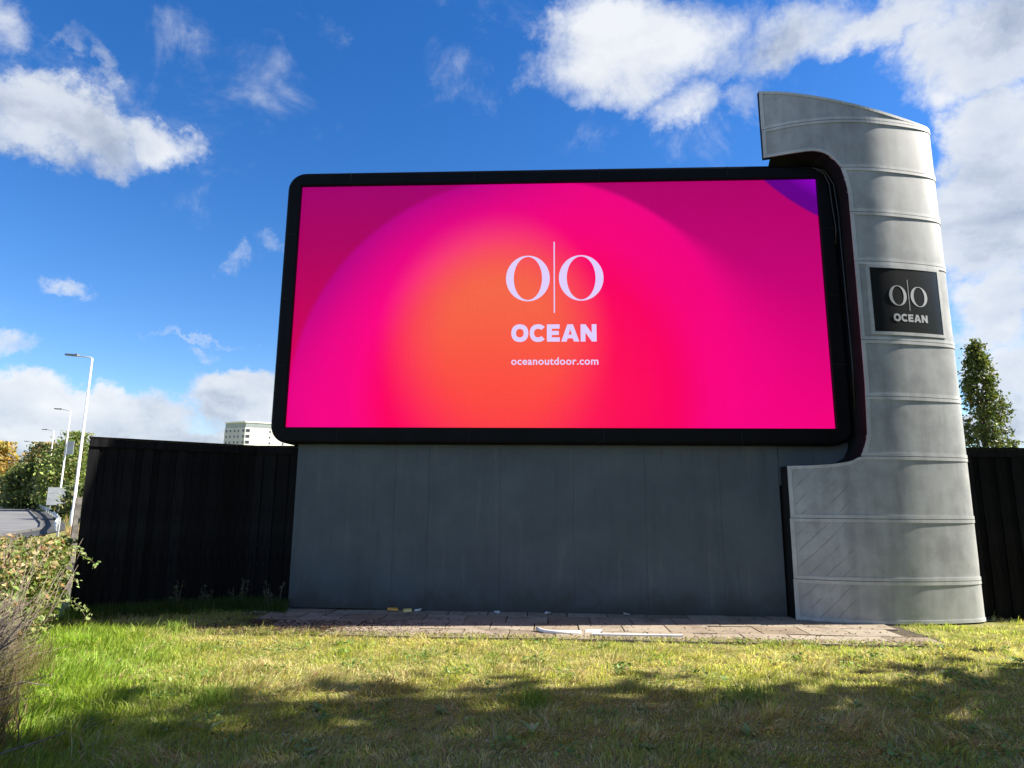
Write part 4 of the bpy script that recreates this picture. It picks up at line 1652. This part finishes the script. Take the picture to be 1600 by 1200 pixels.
def grass_tuft(loc, label, hgt, nb, spread, cols, group=None):
    e = empty('grass_tuft', loc, label, 'grass tuft', group)
    r_ = np.abs(rng.normal(0, spread, nb))
    a = rng.uniform(0, 2 * math.pi, nb)
    o = blades('foliage', r_ * np.cos(a), r_ * np.sin(a), np.zeros(nb), rng.uniform(.4, 1.0, nb) * hgt, rng.uniform(.004, .009, nb), np.abs(rng.normal(.8, .35, nb)), palette(nb, cols), None, e)
    return e


TC = [(0.17, 0.27, 0.04), (0.22, 0.33, 0.055), (0.28, 0.36, 0.08)]
for p, lab in (((-2.49, 5.95, 0), 'leftmost lush tuft of long grass on the near lawn'), ((0.21, 6.0, 0), 'lush tuft of long grass below the middle of the screen'), ((2.07, 6.06, 0), 'rightmost lush tuft of long grass on the near lawn')):
    kk = rng.uniform(0.75, 1.15)
    grass_tuft(p, lab, 0.25 * kk, int(330 * kk), 0.13 * rng.uniform(0.8, 1.3), TC, 'lush grass tufts')
grass_tuft((-4.35, 9.05, 0), 'small sunlit grass clump in front of left fence', 0.20, 260, 0.10, TC)
DK = [(0.24, 0.32, 0.10), (0.30, 0.37, 0.14), (0.36, 0.40, 0.18)]
for p, lab in (((-2.18, 5.16, 0), 'leftmost pale dock plant with upright leaves on the near lawn'), ((0.16, 5.21, 0), 'pale dock plant with upright leaves below middle of screen'), ((1.75, 5.25, 0), 'rightmost pale dock plant with upright leaves on the near lawn')):
    rosette('dock_plant', p, 6, 0.17, 0.020, DK, lab, 'dock plants', 0.9)
PW = [(0.18, 0.27, 0.09), (0.24, 0.33, 0.12)]
for p, lab in (((-1.56, 5.78, 0), 'flat leafy weed rosette left of centre in the shade'), ((1.08, 5.85, 0), 'flat leafy weed rosette right of centre in the shade'), ((2.94, 6.0, 0), 'flat leafy weed rosette at the right in the shade'), ((-1.35, 4.82, 0), 'flat leafy weed rosette near the bottom edge, left of centre'), ((0.95, 4.95, 0), 'flat leafy weed rosette near the bottom edge, right of centre'), ((-0.55, 5.72, 0), 'small weed rosette in the shade below the web address'), ((2.6, 4.9, 0), 'flat leafy weed rosette near the bottom right corner')):
    rosette('weed_rosette', p, 11, 0.11, 0.017, PW, lab, 'weed rosettes', 0.35)
for i, (x, y) in enumerate(((-3.66, 10.72), (-4.35, 11.05), (-5.1, 10.62), (-4.75, 10.85))):
    e = empty('tall_weed', (x, y, 0), ('tall grey weed at left corner of grey plinth', 'tall grey weed at bend of left fence', 'tall grey weed at middle of left fence foot', 'tall grey weed between fence middle and fence bend')[i], 'weed', 'tall weeds along the fence')
    sts = []
    C_ = []
    for k in range(7):
        b = rng.normal(0, 0.05, 2)
        tp = b + rng.normal(0, 0.08, 2)
        hz = rng.uniform(0.2, 0.5)
        sts.append(([(b[0], b[1], 0), ((b[0] + tp[0]) / 2, (b[1] + tp[1]) / 2, hz * .5), (tp[0], tp[1], hz)], [0.004, 0.003, 0.0015]))
        for q in range(14):
            tt = rng.uniform(.25, 1)
            C_.append((b[0] + (tp[0] - b[0]) * tt + rng.normal() * .02, b[1] + (tp[1] - b[1]) * tt + rng.normal() * .02, hz * tt))
    tubes('stems', sts, M['twig'], e, 4)
    leaves('foliage', np.array(C_), rng.normal(size=(len(C_), 3)), rng.uniform(.012, .028, len(C_)), palette(len(C_), [(0.09, 0.10, 0.05), (0.12, 0.12, 0.07)]), M['leaf'], e)

# low broadleaf weeds and clover creeping through the lawn, and fallen leaves
cx_ = rng.uniform(-4.5, 6.0, 210)
cy_ = rng.uniform(3.2, 8.6, 210)
ok = cx_ > np.interp(cy_, [3.4, 6.5, 9.3], [-2.9, -4.3, -5.8])
cx_, cy_ = cx_[ok], cy_[ok]
k_ = rng.integers(10, 46, len(cx_))
C_ = np.stack([np.repeat(cx_, k_), np.repeat(cy_, k_), np.zeros(k_.sum())], 1)
C_[:, :2] += rng.normal(0, 1, (len(C_), 2)) * np.repeat(rng.uniform(0.03, 0.12, len(cx_)), k_)[:, None]
C_[:, 2] = rng.uniform(0.012, 0.060, len(C_))
o = leaves('lawn_weeds', C_, rng.normal(0, .45, C_.shape) + np.array([0, 0, 1]), rng.uniform(0.009, 0.026, len(C_)), palette(len(C_), [(0.14, 0.24, 0.05), (0.20, 0.31, 0.08), (0.10, 0.18, 0.04), (0.27, 0.36, 0.13)]), M['leaf'], None, 0.7)
kind(o, 'stuff', 'low clover and broadleaf weeds creeping through the lawn')
n = 520
C_ = np.stack([rng.uniform(-4.2, 6.5, n), rng.uniform(3.2, 8.7, n), rng.uniform(0.02, 0.05, n)], 1)
C_ = C_[C_[:, 0] > np.interp(C_[:, 1], [3.4, 6.5, 9.3], [-2.9, -4.3, -5.8])]
o = leaves('fallen_leaves', C_, rng.normal(0, .5, C_.shape) + np.array([0, 0, 1]), rng.uniform(0.012, 0.028, len(C_)), palette(len(C_), [(0.22, 0.13, 0.06), (0.15, 0.09, 0.05), (0.34, 0.24, 0.10), (0.40, 0.31, 0.18)]), M['leaf'], None, 0.65, 0.4)
kind(o, 'stuff', 'brown autumn leaves scattered over the lawn')
# grass and moss pushing up through the joints and over the front edge of the paving
n = 5200
jx = np.concatenate([rng.uniform(-4.3, 5.05, n - 1400), np.round(rng.uniform(-7, 8, 1400)) * 0.6 + rng.normal(0, 0.02, 1400)])
jy = np.concatenate([-1.90 + np.abs(rng.normal(0, 0.06, n - 1400)) * (0.4 + np.clip(fnoise(jx[:n - 1400] * 2, jx[:n - 1400] * 0, 9), 0, 2)), rng.uniform(-1.8, -0.9, 1400)])
tf = rng.uniform(0, 1, n) < 0.85
pw = np.array([b2w(a, b, 0.0) for a, b in zip(jx, jy)])
ht = rng.uniform(0.03, 0.11, n)
ht[n - 1400:] = rng.uniform(0.015, 0.04, 1400)
kind(blades('joint_grass', pw[:, 0], pw[:, 1], np.zeros(n), ht, rng.uniform(0.004, 0.009, n), np.abs(rng.normal(0.8, 0.35, n)), palette(n, [(0.28, 0.31, 0.07), (0.20, 0.26, 0.05), (0.48, 0.42, 0.20)])), 'stuff', 'grass creeping over the front edge and joints of paving')

# dead leaves and crumbs of soil on the paving
n = 5200
lx_ = np.concatenate([rng.normal(-3.2, 0.9, n // 2), rng.uniform(-4.4, 4.8, n - n // 2)])
ly_ = np.concatenate([rng.uniform(-1.8, -0.9, n // 2), np.where(rng.uniform(0, 1, n - n // 2) < .55, rng.normal(-1.78, 0.09, n - n // 2), rng.uniform(-1.8, 0.05, n - n // 2))])
pw = np.array([b2w(a, b, 0.03) for a, b in zip(lx_, ly_)])
pw[:, 2] = rng.uniform(0.026, 0.036, n)
o = leaves('leaf_litter', pw, rng.normal(0, .35, (n, 3)) + np.array([0, 0, 1]), rng.uniform(0.006, 0.022, n), palette(n, [(0.13, 0.08, 0.045), (0.09, 0.06, 0.035), (0.22, 0.15, 0.08), (0.06, 0.045, 0.03)]), M['leaf'])
kind(o, 'stuff', 'dead brown leaves and crumbs scattered over the paving')

# ------------------------------------------------------------------ litter
V, F = tube_arrays([(0.36, 9.20, 0.055), (0.40, 9.12, 0.05), (0.46, 9.05, 0.045), (0.60, 9.02, 0.043), (0.92, 9.0, 0.043)], [0.026] * 5, 8)
tag(raw('plastic_pipe', V, F, M['white_plastic'], None, True), 'bent white plastic pipe lying at the front edge of paving', 'pipe')
tag(box('plastic_strip', 0, 1.15, -0.03, 0.03, 0, 0.02, M['white_plastic'], None, 0.004, Matrix.Translation((1.05, 8.93, 0.028)) @ Matrix.Rotation(R(-2), 4, 'Z')), 'long flat white strip on paving right of the bent pipe', 'strip')
bmx = bmesh.new()
vs = [bmx.verts.new(p) for p in ((0, 0, 0), (0.19, -0.05, 0.006), (0.24, 0.11, 0.02), (0.12, 0.15, 0.008), (0.03, 0.12, 0.016), (0.11, 0.05, 0.028))]
for f in ((0, 1, 5), (1, 2, 5), (2, 3, 5), (3, 4, 5), (4, 0, 5)):
    bmx.faces.new([vs[i] for i in f])
pc = bm_obj('paper_scrap', bmx, M['white_plastic'])
pc.location = (0.98, 9.1, 0.03)
tag(pc, 'crumpled white paper scrap beside end of the bent pipe', 'litter')
for i, (x, y, sx, sz, mt, lab) in enumerate([(-2.33, -0.02, 0.17, 0.055, 'orange_plastic', 'orange carton scrap under the left part of plinth'), (-2.10, -0.03, 0.13, 0.05, 'yellow_card', 'yellow card scrap beside the orange carton under plinth'), (-1.95, -0.01, 0.10, 0.045, 'white_plastic', 'white wrapper right of the yellow card under plinth'), (-0.72, 0.0, 0.08, 0.03, 'white_plastic', 'small white scrap under the plinth left of centre'), (0.05, -0.01, 0.06, 0.03, 'white_plastic', 'tiny white scrap under the plinth near the centre'), (1.25, -0.02, 0.07, 0.03, 'white_plastic', 'white scrap under the right half of plinth')]):
    o = box('litter_scrap', -sx / 2, sx / 2, -0.03, 0.03, 0, sz * 0.75, M[mt], None, 0.008)
    bmx = bmesh.new()
    bmx.from_mesh(o.data)
    for v in bmx.verts:
        v.co += Vector(rng.normal(0, 0.011, 3))
        v.co.z = max(v.co.z, 0)
    bmx.to_mesh(o.data)
    bmx.free()
    o.location = b2w(x, y, 0.03)
    o.rotation_euler = (0, 0, rng.uniform(-.5, .5))
    tag(o, lab, 'litter', 'litter under the plinth')
